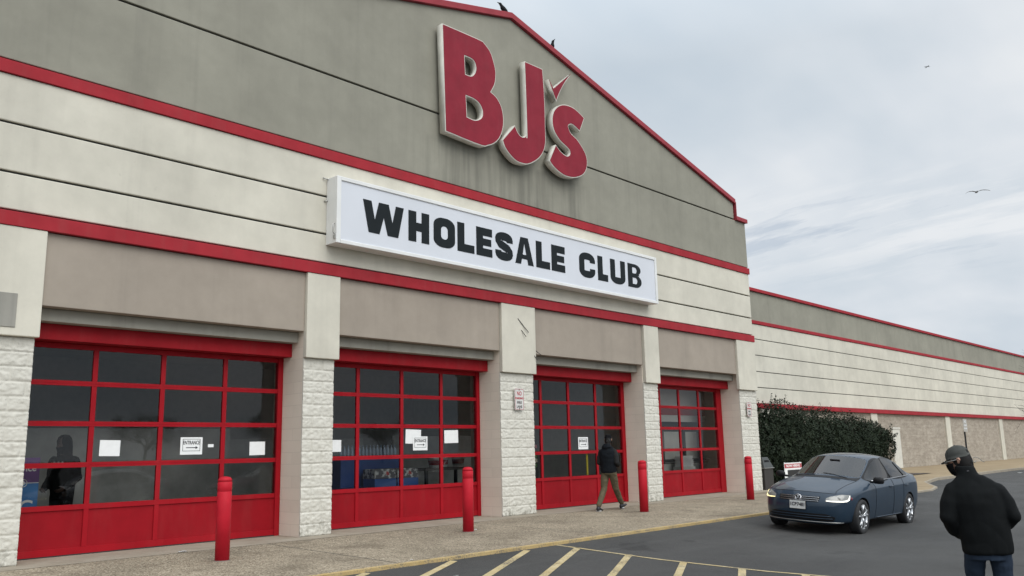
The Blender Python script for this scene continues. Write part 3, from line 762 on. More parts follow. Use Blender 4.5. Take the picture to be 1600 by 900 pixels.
# heavy condensed capitals
def arcpts(cx, cy, rx, ry, a0, a1, n=14):
    return [(cx+rx*math.cos(R(a0+(a1-a0)*i/n)), cy+ry*math.sin(R(a0+(a1-a0)*i/n))) for i in range(n+1)]
def rrect(x0, y0, x1, y1, r, ry=None):
    ry = ry or r
    return arcpts(x1-r, y1-ry, r, ry, 90, 0, 8)+arcpts(x1-r, y0+ry, r, ry, 0, -90, 8)+arcpts(x0+r, y0+ry, r, ry, -90, -180, 8)+arcpts(x0+r, y1-ry, r, ry, 180, 90, 8)
def thick(path, t):
    P = [Vector(p) for p in path]; L, Rr = [], []
    for i, p in enumerate(P):
        d = (P[min(i+1, len(P)-1)]-P[max(i-1, 0)]).normalized(); n = Vector((-d.y, d.x))*t/2
        L.append(tuple(p+n)); Rr.append(tuple(p-n))
    return L + Rr[::-1]
def glyph(ch, w, h, t):
    s = t*0.86     # horizontal strokes
    if ch == 'L': return [[(0,0),(w,0),(w,s),(t,s),(t,h),(0,h)]]
    if ch == 'H': return [[(0,0),(t,0),(t,h*.5-s*.5),(w-t,h*.5-s*.5),(w-t,0),(w,0),(w,h),(w-t,h),(w-t,h*.5+s*.5),(t,h*.5+s*.5),(t,h),(0,h)]]
    if ch == 'E': return [[(0,0),(w,0),(w,s),(t,s),(t,h*.5-s*.45),(w*.94,h*.5-s*.45),(w*.94,h*.5+s*.45),(t,h*.5+s*.45),(t,h-s),(w,h-s),(w,h),(0,h)]]
    if ch == 'O': return [rrect(0,0,w,h,w*.42,h*.26), rrect(t,s,w-t,h-s,(w-2*t)*.48,h*.12)]
    if ch == 'A': return [[(0,0),(t*.92,0),(t*1.08,h*.2),(w-t*1.08,h*.2),(w-t*.92,0),(w,0),(w*.5+t*.62,h),(w*.5-t*.62,h)], [(t*1.22,h*.36),(w-t*1.22,h*.36),(w*.5,h*.8)]]
    if ch == 'W': return [[(w*.14,0),(w*.40,0),(w*.5,h*.55),(w*.60,0),(w*.86,0),(w,h),(w*.80,h),(w*.715,h*.42),(w*.62,h),(w*.38,h),(w*.285,h*.42),(w*.20,h),(0,h)]]
    if ch == 'U': return [[(0,h)]+arcpts(w*.45, h*.27, w*.45, h*.27, 180, 270, 8)+arcpts(w*.55, h*.27, w*.45, h*.27, 270, 360, 8)+[(w,h),(w-t,h)]+arcpts(w*.55, h*.27, w*.45-t, h*.27-s, 360, 270, 8)+arcpts(w*.45, h*.27, w*.45-t, h*.27-s, 270, 180, 8)+[(t,h)]]
    if ch == 'C':
        o = arcpts(w*.55, h*.72, w*.45, h*.28, 0, 90, 8)+arcpts(w*.45, h*.72, w*.45, h*.28, 90, 180, 8)+arcpts(w*.45, h*.28, w*.45, h*.28, 180, 270, 8)+arcpts(w*.55, h*.28, w*.45, h*.28, 270, 360, 8)
        i = arcpts(w*.55, h*.30, w*.45-t, h*.30-s, 360, 270, 8)+arcpts(w*.45, h*.30, w*.45-t, h*.30-s, 270, 180, 8)+arcpts(w*.45, h*.70, w*.45-t, h*.30-s, 180, 90, 8)+arcpts(w*.55, h*.70, w*.45-t, h*.30-s, 90, 0, 8)
        return [[(w, h*.62)]+o+[(w, h*.38), (w-t, h*.38)]+i+[(w-t, h*.62)]]
    if ch == 'B': return [[(0,0)]+arcpts(w*.55, h*.27, w*.45, h*.27, -90, 70, 10)+[(w*.86,h*.525)]+arcpts(w*.53, h*.765, w*.43, h*.235, -50, 90, 10)+[(0,h)],
                          [(t,h*.605)]+arcpts(w*.54, h*.735, w*.46-t, h*.13, -90, 90, 8)+[(t,h*.865)], [(t,h*.15)]+arcpts(w*.56, h*.285, w*.46-t, h*.135, -90, 90, 8)+[(t,h*.42)]]
    if ch == 'S':
        m = t/2; a = w-m; r = (w-t)/2
        path = [(a, h*.66)]+arcpts(w/2, h*.755, r, h*.245-s/2, 0, 180, 12)+[(m, h*.70), (w*.30, h*.565), (w*.70, h*.435), (a, h*.31)]+arcpts(w/2, h*.245, r, h*.245-s/2, 0, -180, 12)+[(m, h*.34)]
        return [thick(path, t*.93)]
for ch, x0, x1 in (('W',9.57,10.56),('H',10.68,11.22),('O',11.34,11.93),('L',12.0,12.49),('E',12.55,13.03),('S',13.12,13.69),('A',13.76,14.37),('L',14.46,14.94),('E',15.0,15.49),('C',16.03,16.65),('L',16.76,17.17),('U',17.28,17.91),('B',18.03,18.63)):
    w_ = x1-x0
    bm = flat_shape(glyph(ch, w_, .62, .20 if ch != 'W' else .2), .006)
    stand(bm, x0, by+.018, 5.465); o = obj('letter', bm, M['letter'], sb); o['label'] = 'letter '+ch

# papers taped on the door glass
PY = DY+.004
def sheet(x0, x1, z0, z1, label, y=PY+.012, tilt=0.0, kind=0, group='blank paper sheets taped on the door glass'):
    bm = new_bm(); n = 4
    for i in range(n):
        pass
    box(bm, x0, x1, y-.0015, y, z0, z1)
    cxx, czz = (x0+x1)/2, (z0+z1)/2
    if tilt: bmesh.ops.rotate(bm, cent=(cxx, y, czz), matrix=Matrix.Rotation(tilt, 3, 'Y'), verts=bm.verts[:])
    mats = [M['paper']]
    if kind == 1:
        t_ = thing('entrance_notice', label, 'notice', (cxx, y, z0), group='entrance notices on the doors')
        bmesh.ops.delete(bm, geom=[], context='VERTS')
        obj('paper_sheet', bm, M['paper'], t_)
        W, H = x1-x0, z1-z0
        b2 = new_bm(); q = y-.004
        fx0, fx1, fz0, fz1 = x0+W*.10, x1-W*.10, z0+H*.20, z1-H*.10; e = .006
        box(b2, fx0, fx1, q, q+.002, fz1-e, fz1); box(b2, fx0, fx1, q, q+.002, fz0, fz0+e); box(b2, fx0, fx0+e, q, q+.002, fz0+e, fz1-e); box(b2, fx1-e, fx1, q, q+.002, fz0+e, fz1-e)
        obj('border', b2, M['ink'], t_)
        tb = text_bm('ENTRANCE', H*.30, .002, .0015, sx=W*.80/(H*.30*5.35)); stand(tb, cxx, q+.001, z0+H*.68); obj('lettering', tb, M['ink'], t_)
        b3 = new_bm(); az = z0+H*.40
        box(b3, cxx-W*.24, cxx+W*.20, q, q+.002, az-.006, az+.006)
        prism_y(b3, [(cxx+W*.19, az-.024), (cxx+W*.30, az), (cxx+W*.19, az+.024)], q-.0005, q+.0015)
        obj('arrow', b3, M['ink'], t_)
        return t_
    o = obj('paper_sheet', bm, mats)
    return own(o, label, 'paper', group)
sheet(5.46, 5.77, 1.42, 1.66, 'blank white sheet on the first door beside the hooded figure', tilt=.02)
sheet(6.74, 7.12, 1.42, 1.70, 'entrance notice with black arrow on the leftmost door', kind=1)
sheet(7.22, 7.32, 1.535, 1.585, 'tiny white slip right of the entrance notice on the leftmost door')
sheet(7.99, 8.29, 1.39, 1.62, 'blank white sheet in the last pane of the leftmost door', tilt=-.01)
sheet(9.60, 9.91, 1.42, 1.64, 'blank white sheet half hidden behind the second pier')
sheet(11.49, 11.90, 1.555, 1.84, 'white sheet partly behind the entrance notice on the second door', tilt=.03, y=PY+.0135)
sheet(11.68, 12.07, 1.42, 1.70, 'entrance notice overlapping a blank sheet on the second door', kind=1, y=PY+.006)
sheet(12.55, 12.95, 1.56, 1.83, 'blank white sheet in the right pane of the second door', tilt=-.02)
sheet(17.05, 17.44, 1.37, 1.67, 'entrance notice on the third door beside the walking man', kind=1)
bm = new_bm(); box(bm, 17.435, 17.50, .75, .77, 0.74, 1.262)
own(obj('yellow_strip', bm, plain('yellow_plastic', (0.65, 0.52, 0.03), 0.5)), 'upright yellow strip behind the third door glass', 'strip')

# no parking plates on two piers
def plate_sign(x0, x1, z0, z1, label):
    t_ = thing('parking_sign', label, 'sign', ((x0+x1)/2, -.045, z0), group='no parking plates on the piers')
    W, H = x1-x0, z1-z0; cxx = (x0+x1)/2
    bm = flat_shape([rrect(x0, z0, x1, z1, .03)], .004); stand(bm, 0, -.046, 0); obj('plate', bm, plain('sign_plate_white', (0.62, 0.61, 0.58), 0.45) if 'sign_plate_white' not in bpy.data.materials else bpy.data.materials['sign_plate_white'], t_)
    q = -.0505
    def tx(s, size, z, m, wd):
        b = text_bm(s, size, .002, .0025); xs_ = [v.co.x for v in b.verts]; k_ = wd/(max(xs_)-min(xs_))
        bmesh.ops.scale(b, vec=(k_, 1, 1), verts=b.verts[:]); stand(b, cxx, q+.001, z); obj('lettering', b, m, t_)
    tx('NO', .125, z1-H*.24, M['inkred'], W*.5); tx('PARKING', .06, z1-H*.46, M['inkred'], W*.84)
    tx('FIRE', .075, z1-H*.66, M['ink'] if False else plain('ink_grey', (0.12, 0.11, 0.11), .6) if 'ink_grey' not in bpy.data.materials else bpy.data.materials['ink_grey'], W*.52); tx('LANE', .075, z1-H*.85, bpy.data.materials['ink_grey'], W*.58)
    bm = new_bm(); e = .008
    for args in ((x0+.015, x1-.015, z1-.02, z1-.02+e), (x0+.015, x1-.015, z0+.012, z0+.012+e)): box(bm, args[0], args[1], q, q+.002, args[2], args[3])
    box(bm, x0+.012, x0+.012+e, q, q+.002, z0+.022, z1-.022); box(bm, x1-.012-e, x1-.012, q, q+.002, z0+.022, z1-.022)
    obj('border', bm, M['inkred'], t_)
    for bz_ in (z1-.03, z0+.03):
        bm = new_bm(); ball(bm, (cxx, -.05, bz_), .012); obj('bolt', bm, M['dark'], t_)
plate_sign(13.975, 14.275, 2.25, 2.72, 'weathered no parking fire lane plate on the middle pier')
plate_sign(24.43, 24.71, 2.25, 2.69, 'faded no parking fire lane plate on the last pier near the bush')

# bollards
bt = thing('bollard', 'nearest red bollard, in front of the leftmost door', 'bollard', (6.28, -1.63, wz(-1.63)), group='red bollards along the sidewalk')
bm = new_bm(); r = .098
lathe(bm, [(r, -.05), (r, .92), (r-.004, .925), (r-.004, .933), (r, .938), (r, 1.055), (r-.008, 1.06), (r-.008, 1.066), (r, 1.071), (r-.006, 1.095), (r-.022, 1.115), (r-.05, 1.127), (.015, 1.132)], 32)
obj('sleeve', bm, M['bollard'], bt, local=True)
bm = new_bm(); lathe(bm, [(r+.016, -.05), (r+.016, .004), (r+.004, .008)], 24); obj('base_ring', bm, plain('caulk_grey', (0.16, 0.13, 0.11), .9), bt, local=True)
for x, y, l in ((11.05, -1.57, 'red bollard in front of the second door'), (16.45, -1.61, 'red bollard just right of the man walking by'), (21.32, -1.62, 'farthest red bollard, before the last pier')):
    dup(bt, Matrix.Translation((x, y, wz(y))) @ Matrix.Rotation(x, 4, 'Z'), l)

# crows, gull, plane
def crow(loc, rz, pitch, label):
    t_ = thing('crow', label, 'bird', loc, rz, group='crows on the gable coping')
    bm = new_bm(); P = Matrix.Rotation(pitch, 3, 'Y')
    def T(p): return Vector((0, 0, .07)) + P @ Vector(p)
    prof = [(-.20, -.005, .012, .008), (-.12, 0, .035, .018), (-.05, .01, .055, .05), (.03, .02, .062, .062), (.10, .035, .05, .055), (.145, .06, .035, .038), (.175, .075, .036, .036), (.205, .078, .028, .028), (.225, .076, .014, .016), (.275, .066, .004, .004)]
    loft(bm, [(T((x, 0, z)), (0, a, 0), P @ Vector((0, 0, b))) for x, z, a, b in prof], 12)
    obj('body', bm, plain('crow_black', (0.006, 0.006, 0.007), .7, spec=.15) if 'crow_black' not in bpy.data.materials else bpy.data.materials['crow_black'], t_, local=True)
    for s in (1, -1):
        bm = new_bm(); tube(bm, [(0, s*.03, .06), (.01, s*.03, 0.006), (.02, s*.03, .004), (.04, s*.03, .004)], .006, 6)
        obj('leg', bm, M['dark'], t_, local=True)
crow((13.98, .02, APZ+.135), R(134), R(-40), 'black crow perched at the peak of the gable')
crow((15.72, .02, roofz(15.72)+.15), R(-46), R(-58), 'black crow lower down on the right slope of the gable')
t_ = thing('gull', 'pale gull gliding with arched wings below the streaky clouds', 'bird', (75.2, 5.2, 21.2), R(35))
bm = new_bm(); loft(bm, [((x, 0, z), (0, a, 0), (0, 0, a)) for x, z, a in ((-.28, 0, .015), (-.1, 0, .07), (.08, 0, .08), (.2, .02, .05), (.27, .02, .04), (.34, 0, .008))], 10)
obj('body', bm, plain('gull_grey', (0.22, 0.22, 0.22), .7), t_, local=True)
for s in (1, -1):
    bm = new_bm(); pts = [(.05, .05, .03), (.1, .3, .11), (.06, .55, .08), (-.06, .8, -.03), (-.14, .92, -.16)]
    if s < 0: pts = [(.05, .05, .03), (.1, .3, .14), (.06, .55, .16), (-.02, .85, .10), (-.08, 1.0, .03)]
    ch_ = [.2, .2, .17, .1, .03]
    secs = [((x, s*y, z), (c_*.5, 0, 0), (0, 0, .014)) for (x, y, z), c_ in zip(pts, ch_)]
    loft(bm, secs, 8); obj('wing', bm, bpy.data.materials['gull_grey'], t_, local=True)
t_ = thing('airplane', 'tiny airplane high up in the cloudy sky', 'airplane', (1526, 409, 642), R(-130))
bm = new_bm(); loft(bm, [((x, 0, 0), (0, a, 0), (0, 0, a)) for x, a in ((-5.5, .2), (-3, .5), (2, .7), (4.2, .6), (5, .2))], 10); obj('fuselage', bm, plain('plane_grey', (0.3, 0.3, 0.3), .5), t_, local=True)
bm = new_bm(); prism = [(-.2, -5.5), (1.4, 0), (-.2, 5.5), (-1.0, 5.5), (-1.0, -5.5)]
vs = [bm.verts.new((x, y, .2)) for x, y in prism]; f = bm.faces.new(vs); bmesh.ops.solidify(bm, geom=[f], thickness=.15); obj('wing', bm, bpy.data.materials['plane_grey'], t_, local=True)
bm = new_bm(); box(bm, -5.6, -4.6, -.08, .08, .2, 2.0); box(bm, -5.5, -4.7, -2, 2, .3, .42); obj('tail_fin', bm, bpy.data.materials['plane_grey'], t_, local=True)

# ------------------------------------------------------------------ blue sedan
def paint_mat(name, ca, cb):
    k = N(name)
    fl = k.noise(700, 2, 0.5)
    lw = k.n('ShaderNodeLayerWeight'); lw.inputs['Blend'].default_value = 0.35
    c = k.mix(lw.outputs['Facing'], ca, cb)
    c = k.mix(k.ramp(fl, [(0.45, 0), (0.7, 0.25)]), c, tuple(min(1, x*2.2) for x in cb))
    dustf = k.math('MULTIPLY', k.ramp(k.noise(3, 6, 0.65), [(0.35, 0.3), (0.7, 1.0)]), 0.06)
    c = k.mix(dustf, c, (0.17, 0.17, 0.17))
    return k.set(color=c, metal=0.0, rough=0.45, coat=0.6, coatr=0.02, spec=0.2)
M['carpaint'] = paint_mat('metallic_blue_paint', (0.006, 0.020, 0.038), (0.008, 0.024, 0.046))
M['carglass'] = glass_mat('car_glass', (0.32, 0.40, 0.36), 1.9, 0.0)
M['carglass_tint'] = glass_mat('car_glass_tinted', (0.10, 0.11, 0.11), 1.6, 0.0)
M['rubber'] = plain('tyre_rubber', (0.018, 0.018, 0.019), .75)
M['alloy'] = plain('alloy_silver', (0.55, 0.56, 0.57), .28, .85, var=.05)
M['chrome'] = plain('chrome_trim', (0.75, 0.76, 0.78), .12, 1.0, var=.02)
M['trimblack'] = plain('black_plastic', (0.010, 0.010, 0.011), .5, spec=.2)
M['cabin'] = plain('cabin_grey', (0.075, 0.07, 0.065), .8)
k = N('headlamp_glass'); M['lamp'] = k.set(color=k.mix(k.noise(9, 3), (0.16, 0.16, 0.15), (0.26, 0.26, 0.245)), rough=.2, metal=.1, coat=.6)
k = N('lit_lamp'); M['lit'] = k.set(color=(0.9, 0.88, 0.8), em=(1.0, 0.97, 0.88), ems=1.7)
k = N('lit_lamp_amber'); M['litam'] = k.set(color=(0.9, 0.8, 0.4), em=(1.0, 0.86, 0.42), ems=1.3)
M['taillamp'] = plain('tail_lamp_red', (0.30, 0.01, 0.015), .15, coat=1)
k = N('licence_plate'); M['plate'] = k.set(color=k.mix(k.ramp(k.noise(14, 3), [(0.4, 0), (0.6, 1)]), (0.52, 0.53, 0.52), (0.62, 0.63, 0.60)), rough=.45)

def build_sedan():
    CAR = thing('parked_car', 'dark blue four door sedan with its headlamps on, driving along the kerb', 'car', (0, 0, 0))
    cage = bmesh.new()
    def st(u, low, up):
        """low: idx 0..5 (v, z[, u]); up: idx 6..9 (v, z, u)"""
        return [cage.verts.new((p[2] if len(p) > 2 else u, p[0], p[1])) for p in low+up]
    S = []
    S.append(st(.50, [(0,.19),(.62,.19),(.77,.22),(.815,.42),(.815,.60),(.80,.70)], [(.765,.775,.50),(.60,.805,.54),(.35,.825,.61),(0,.832,.65)]))
    S.append(st(.08, [(0,.19),(.68,.19),(.83,.24),(.88,.44),(.892,.64),(.875,.79)], [(.80,.868,.08),(.62,.905,.10),(.35,.925,.13),(0,.932,.14)]))
    S.append(st(-.42, [(0,.19),(.70,.19),(.84,.25),(.885,.45),(.897,.66),(.88,.83)], [(.815,.93,-.42),(.68,.965,-.37),(.38,.99,-.29),(0,1.0,-.26)]))
    S.append(st(-.62, [(0,.19),(.70,.19),(.845,.25),(.885,.45),(.897,.67),(.885,.84)], [(.825,.948,-.60),(.668,.985,-.47),(.38,1.018,-.37),(0,1.032,-.33)]))
    S.append(st(-1.12, [(0,.19),(.70,.19),(.845,.25),(.885,.45),(.897,.68),(.89,.85)], [(.832,.962,-1.12),(.60,1.355,-1.20),(.345,1.405,-1.12),(0,1.42,-1.09)]))
    S.append(st(-1.66, [(0,.19),(.70,.19),(.845,.25),(.885,.45),(.897,.69),(.89,.86)], [(.835,.972,-1.66),(.585,1.405,-1.66),(.345,1.452,-1.66),(0,1.468,-1.66)]))
    S.append(st(-2.30, [(0,.19),(.70,.19),(.845,.25),(.885,.45),(.897,.70),(.89,.87)], [(.832,.988,-2.32),(.57,1.375,-2.28),(.335,1.425,-2.28),(0,1.44,-2.28)]))
    S.append(st(-2.78, [(0,.20),(.70,.20),(.84,.26),(.885,.46),(.892,.71),(.88,.89)], [(.815,1.005,-2.84),(.575,1.29,-2.66),(.335,1.36,-2.62),(0,1.378,-2.60)]))
    S.append(st(-3.16, [(0,.21),(.69,.21),(.82,.28),(.865,.47),(.87,.71),(.855,.89)], [(.785,1.015,-3.18),(.60,1.06,-3.15),(.34,1.085,-3.12),(0,1.095,-3.10)]))
    S.append(st(-3.46, [(0,.23),(.66,.23),(.77,.30),(.82,.48),(.825,.71),(.805,.88)], [(.74,1.0,-3.45),(.58,1.038,-3.44),(.33,1.05,-3.44),(0,1.055,-3.44)]))
    def col(v, pts): return [cage.verts.new((u, v, z)) for u, z in pts]
    F2 = col(.70, [(.64,.19),(.70,.23),(.76,.42),(.75,.57),(.71,.67),(.64,.745)]); F2[-1].co.y = .63
    F1 = col(.40, [(.80,.19),(.87,.23),(.905,.42),(.90,.56),(.86,.67),(.77,.762)])
    F0 = col(0, [(.84,.19),(.91,.23),(.945,.42),(.94,.56),(.90,.67),(.81,.772)])
    B2 = col(.64, [(-3.60,.24),(-3.66,.30),(-3.70,.48),(-3.70,.71),(-3.69,.87),(-3.64,1.01)])
    B1 = col(.36, [(-3.64,.25),(-3.72,.31),(-3.77,.48),(-3.77,.71),(-3.75,.88),(-3.69,1.03)])
    B0 = col(0, [(-3.65,.25),(-3.73,.31),(-3.79,.48),(-3.79,.71),(-3.77,.88),(-3.71,1.035)])
    def q(vs, mi=0):
        f = cage.faces.new(vs); f.material_index = mi; f.smooth = True; return f
    for a in range(len(S)-1):
        for i in range(9):
            mi = 0
            if i >= 7 and a == 3: mi = 1
            if i >= 7 and a == 7: mi = 2
            if i == 6 and a in (3, 4): mi = 3
            if i == 6 and a in (5, 6): mi = 4
            if i in (2, 3, 4, 5) and a in (3, 4): mi = 7
            if i in (2, 3, 4, 5) and a == 5: mi = 8
            if i in (7, 8) and a in (0, 1): mi = 11
            if i >= 7 and a == 2: mi = 14
            if i in (7, 8) and a == 8: mi = 12
            q([S[a][i], S[a][i+1], S[a+1][i+1], S[a+1][i]], mi)
    for (C0, C1, C2, X) in ((F0, F1, F2, S[0]), (B0, B1, B2, S[-1])):
        for i in range(5):
            q([C0[i], C0[i+1], C1[i+1], C1[i]]); q([C1[i], C1[i+1], C2[i+1], C2[i]]); q([C2[i], C2[i+1], X[i+2], X[i+1]])
        m = 11 if X is S[0] else 12
        q([C0[5], X[9], X[8], C1[5]], m); q([C1[5], X[8], X[7], C2[5]], m); q([C2[5], X[7], X[6]], 0)
        q([C0[0], C1[0], X[1], X[0]]); q([C1[0], C2[0], X[1]])
    CR = []
    for a in range(len(S)-1):
        CR.append((S[a][5].co.copy(), S[a+1][5].co.copy(), .45 if a > 1 else .55))
        CR.append((S[a][2].co.copy(), S[a+1][2].co.copy(), .5))
        if a < 2: CR.append((S[a][7].co.copy(), S[a+1][7].co.copy(), .45))
        if a in (8,): CR.append((S[a][6].co.copy(), S[a+1][6].co.copy(), .4))
    for C_ in ((F0, F1, F2, S[0]), (B0, B1, B2, S[-1])):
        ids = ((C_[0][5], C_[1][5]), (C_[1][5], C_[2][5])), ((C_[0][0], C_[1][0]), (C_[1][0], C_[2][0])), ((C_[0][3], C_[1][3]), (C_[1][3], C_[2][3]))
        for grp, val in zip(ids, (.55, .6, .35)):
            for p_, q_ in grp: CR.append((p_.co.copy(), q_.co.copy(), val))
    # mirror
    d = bmesh.ops.duplicate(cage, geom=cage.faces[:])
    nf = [g for g in d['geom'] if isinstance(g, bmesh.types.BMFace)]; nv = {v for f in nf for v in f.verts}
    for v in nv: v.co.y = -v.co.y
    for f in nf:
        if f.material_index in (3, 4): f.material_index += 2
        elif f.material_index in (7, 8): f.material_index += 2
    bmesh.ops.remove_doubles(cage, verts=cage.verts[:], dist=1e-4)
    bmesh.ops.recalc_face_normals(cage, faces=cage.faces[:])
    # window frames and pillars
    crl = cage.edges.layers.float.get('crease_edge') or cage.edges.layers.float.new('crease_edge')
    cvl = cage.verts.layers.float.get('crease_vert') or cage.verts.layers.float.new('crease_vert')
    for mi, t in ((1, .030), (2, .035), (3, .016), (4, .016), (5, .016), (6, .016)):
        fs = [f for f in cage.faces if f.material_index == mi]
        r = bmesh.ops.inset_region(cage, faces=fs, thickness=t, use_even_offset=True)
        for f in r['faces']: f.material_index = 0 if mi not in (3, 4, 5, 6) else 15; f.smooth = True
        for v in {v for f in fs for v in f.verts}:
            if sum(f in fs for f in v.link_faces) == 1: v[cvl] = .75
        for e in {e for f in fs for e in f.edges}:
            if any(f not in fs for f in e.link_faces): e[crl] = .95
    cage.edges.ensure_lookup_table()
    def crease(a, b_, val):
        for sg_ in (1, -1):
            va = [v for v in cage.verts if (v.co-Vector((a.x, a.y*sg_, a.z))).length < 1e-4]; vb = [v for v in cage.verts if (v.co-Vector((b_.x, b_.y*sg_, b_.z))).length < 1e-4]
            if va and vb:
                e = cage.edges.get((va[0], vb[0]))
                if e: e[crl] = max(e[crl], val)
    for p_, q_, val in CR: crease(p_, q_, val)
    tmp = obj('tmp', cage, [M['dark']]*16, fix=False)
    ss = tmp.modifiers.new('s', 'SUBSURF'); ss.levels = 3; ss.render_levels = 3
    bm = baked(tmp); kill(tmp)
    body = obj('tmp', bm, [M['dark']]*16, fix=False)
    cut = new_bm()
    for u in (0, -2.651):
        for s in (1, -1):
            vs = bmesh.ops.create_cone(cut, cap_ends=True, segments=48, radius1=.355, radius2=.355, depth=.42)['verts']
            bmesh.ops.transform(cut, matrix=Matrix.Translation((u, s*.80, .325)) @ Matrix.Rotation(R(90), 4, 'X'), verts=vs)
    for f in cut.faces: f.material_index = 13
    cut = obj('cut', cut, [M['dark']]*16)
    b = body.modifiers.new('b', 'BOOLEAN'); b.operation = 'DIFFERENCE'; b.object = cut; b.solver = 'EXACT'
    try: b.material_mode = 'INDEX'
    except Exception: pass
    full = baked(body); kill(body); kill(cut)
    # wheel wells are faces facing into the arch
    for f in full.faces:
        c = f.calc_center_median()
        if f.material_index == 13: continue
        for u in (0, -2.651):
            rr = math.hypot(c.x-u, c.z-.325)
            if rr < .357 and abs(c.y) > .55 and abs(c.y) < .62+.24 and abs(abs(rr-.355)) < .003 or (rr < .354 and abs(abs(c.y)-.59) < .004): f.material_index = 13
    bvh = BVHTree.FromBMesh(full)
    parts = {0: ('body', M['carpaint']), 1: ('windshield', M['carglass']), 2: ('rear_window', M['carglass_tint']), 3: ('window', M['carglass_tint']), 4: ('window', M['carglass_tint']), 5: ('window', M['carglass_tint']), 6: ('window', M['carglass_tint']),
             7: ('door', M['carpaint']), 8: ('door', M['carpaint']), 9: ('door', M['carpaint']), 10: ('door', M['carpaint']), 11: ('hood', M['carpaint']), 12: ('trunk_lid', M['carpaint']), 13: ('wheel_well', M['dark']), 14: ('cowl', M['trimblack']), 15: ('window_frame', M['trimblack'])}
    O = {}
    for mi in parts:
        sub = full.copy()
        bmesh.ops.delete(sub, geom=[f for f in sub.faces if f.material_index != mi], context='FACES')
        if not sub.faces: sub.free(); continue
        seams = new_bm()
        if mi in (7, 8, 9, 10, 11, 12):      # thin dark shut lines round each panel
            be = [e for e in sub.edges if e.is_boundary]
            adj = {}
            for e in be:
                for v in e.verts: adj.setdefault(v, []).append(e)
            seen = set()
            for e0 in be:
                if e0 in seen: continue
                loop = [e0.verts[0], e0.verts[1]]; seen.add(e0)
                while True:
                    nx = [e for e in adj[loop[-1]] if e not in seen]
                    if not nx: break
                    seen.add(nx[0]); loop.append(nx[0].other_vert(loop[-1]))
                cl = loop[0] == loop[-1]
                pts = [v.co + v.normal*0.0005 for v in (loop[:-1] if cl else loop)]
                if len(pts) > 3: tube(seams, pts, .0045, 5, closed=cl)
        for f in sub.faces: f.material_index = 0; f.smooth = True
        if mi == 13:
            for u in (0, -2.651):
                for s in (1, -1):
                    w_ = sub.copy(); bmesh.ops.delete(w_, geom=[f for f in w_.faces if abs(f.calc_center_median().x-u) > 1 or f.calc_center_median().y*s < 0], context='FACES')
                    obj('wheel_well', w_, parts[13][1], CAR, local=True, fix=False)
            sub.free()
        else: O[mi] = obj(parts[mi][0], sub, parts[mi][1], CAR, local=True, fix=False)
        if len(seams.faces): obj('shut_line', seams, M['trimblack'], O[mi], local=True)
        else: seams.free()
    full.free()
    def ray(o, d):
        h = bvh.ray_cast(Vector(o), Vector(d).normalized()); return h[0]
    def patch(name, pts, d, mat, parent, off=.006, cuts=3, axis='x', plane=2.5, group=None):
        """a curved piece that lies on the bodywork: outline in (v, z) seen along d, thickened"""
        b = new_bm(); vs = []
        for a_, z in pts:
            vs.append(b.verts.new((plane, a_, z) if axis == 'x' else (a_, plane, z)))
        f = b.faces.new(vs); bmesh.ops.triangulate(b, faces=[f])
        for _ in range(cuts): bmesh.ops.subdivide_edges(b, edges=[e for e in b.edges if e.calc_length() > .03], cuts=1, use_grid_fill=True)
        bmesh.ops.triangulate(b, faces=b.faces[:])
        dd = Vector(d).normalized()
        for v in b.verts:
            h = ray(v.co, dd)
            if h is None: h = v.co + dd*(plane)
            v.co = h - dd*off
        ex = bmesh.ops.extrude_face_region(b, geom=b.faces[:])
        for g in ex['geom']:
            if isinstance(g, bmesh.types.BMVert): g.co += dd*(off+.012)
        for f in b.faces: f.smooth = False
        return obj(name, b, mat, parent, local=True)
    B = O[0]; X = (-1, 0, 0)
    g = patch('grille', [(-.37,.60),(.37,.60),(.39,.692),(-.39,.692)], X, M['trimblack'], CAR, .012, cuts=5)
    for z in (.612, .646, .680):
        b = new_bm(); pts = []
        for i in range(25):
            v_ = -.375+.75*i/24; h = ray((2, v_, z), X); pts.append(h+Vector((.016, 0, 0)))
        tube(b, pts, .0035, 6); obj('grille_bar', b, M['chrome'], g, local=True)
    patch('lower_grille', [(-.60,.255),(.60,.255),(.64,.33),(.50,.385),(-.50,.385),(-.64,.33)], X, M['trimblack'], CAR, .010, cuts=5)
    b = new_bm()
    for z, w_ in ((.30, .60), (.345, .58)):
        tube(b, [ray((2, -w_+2*w_*i/24, z), X)+Vector((.014, 0, 0)) for i in range(25)], .007, 6)
    obj('grille_slat', b, M['carpaint'], B, local=True)
    b = new_bm(); tube(b, [ray((2, -.72+1.44*i/30, .232), X)+Vector((.006, 0, 0)) for i in range(31)], .009, 6); obj('chin_trim', b, M['steel'], B, local=True)
    for s in (1, -1):
        D = Vector((-1, -s*.30, 0))
        # headlamps wrap round the corner: cast diagonally
        pts = [(.385,.612),(.72,.612),(.815,.655),(.825,.735),(.66,.742),(.47,.70),(.40,.672)]
        hl = patch('headlight', [(s*(p[0]+.60), p[1]) for p in pts], D, M['lamp'], CAR, .006, cuts=4)
        b = new_bm()
        path = [(.40,.618),(.50,.613),(.60,.613),(.70,.615),(.765,.622),(.80,.645),(.81,.68),(.812,.715)]
        P = []
        for v_, z in path:
            h = ray((2.5, s*(v_+.60), z+.006), D)
            P.append(h - D.normalized()*.012)
        tube(b, P, [.006,.009,.010,.011,.013,.012,.009,.005], 8)
        obj('running_light', b, M['lit'] if s > 0 else M['litam'], hl, local=True)
        b = new_bm(); h = ray((2.5, s*(.62+.60), .672), D); ball(b, h-D.normalized()*.001, (.009,.045,.03))
        obj('lamp_lens', b, M['steel'], hl, local=True)
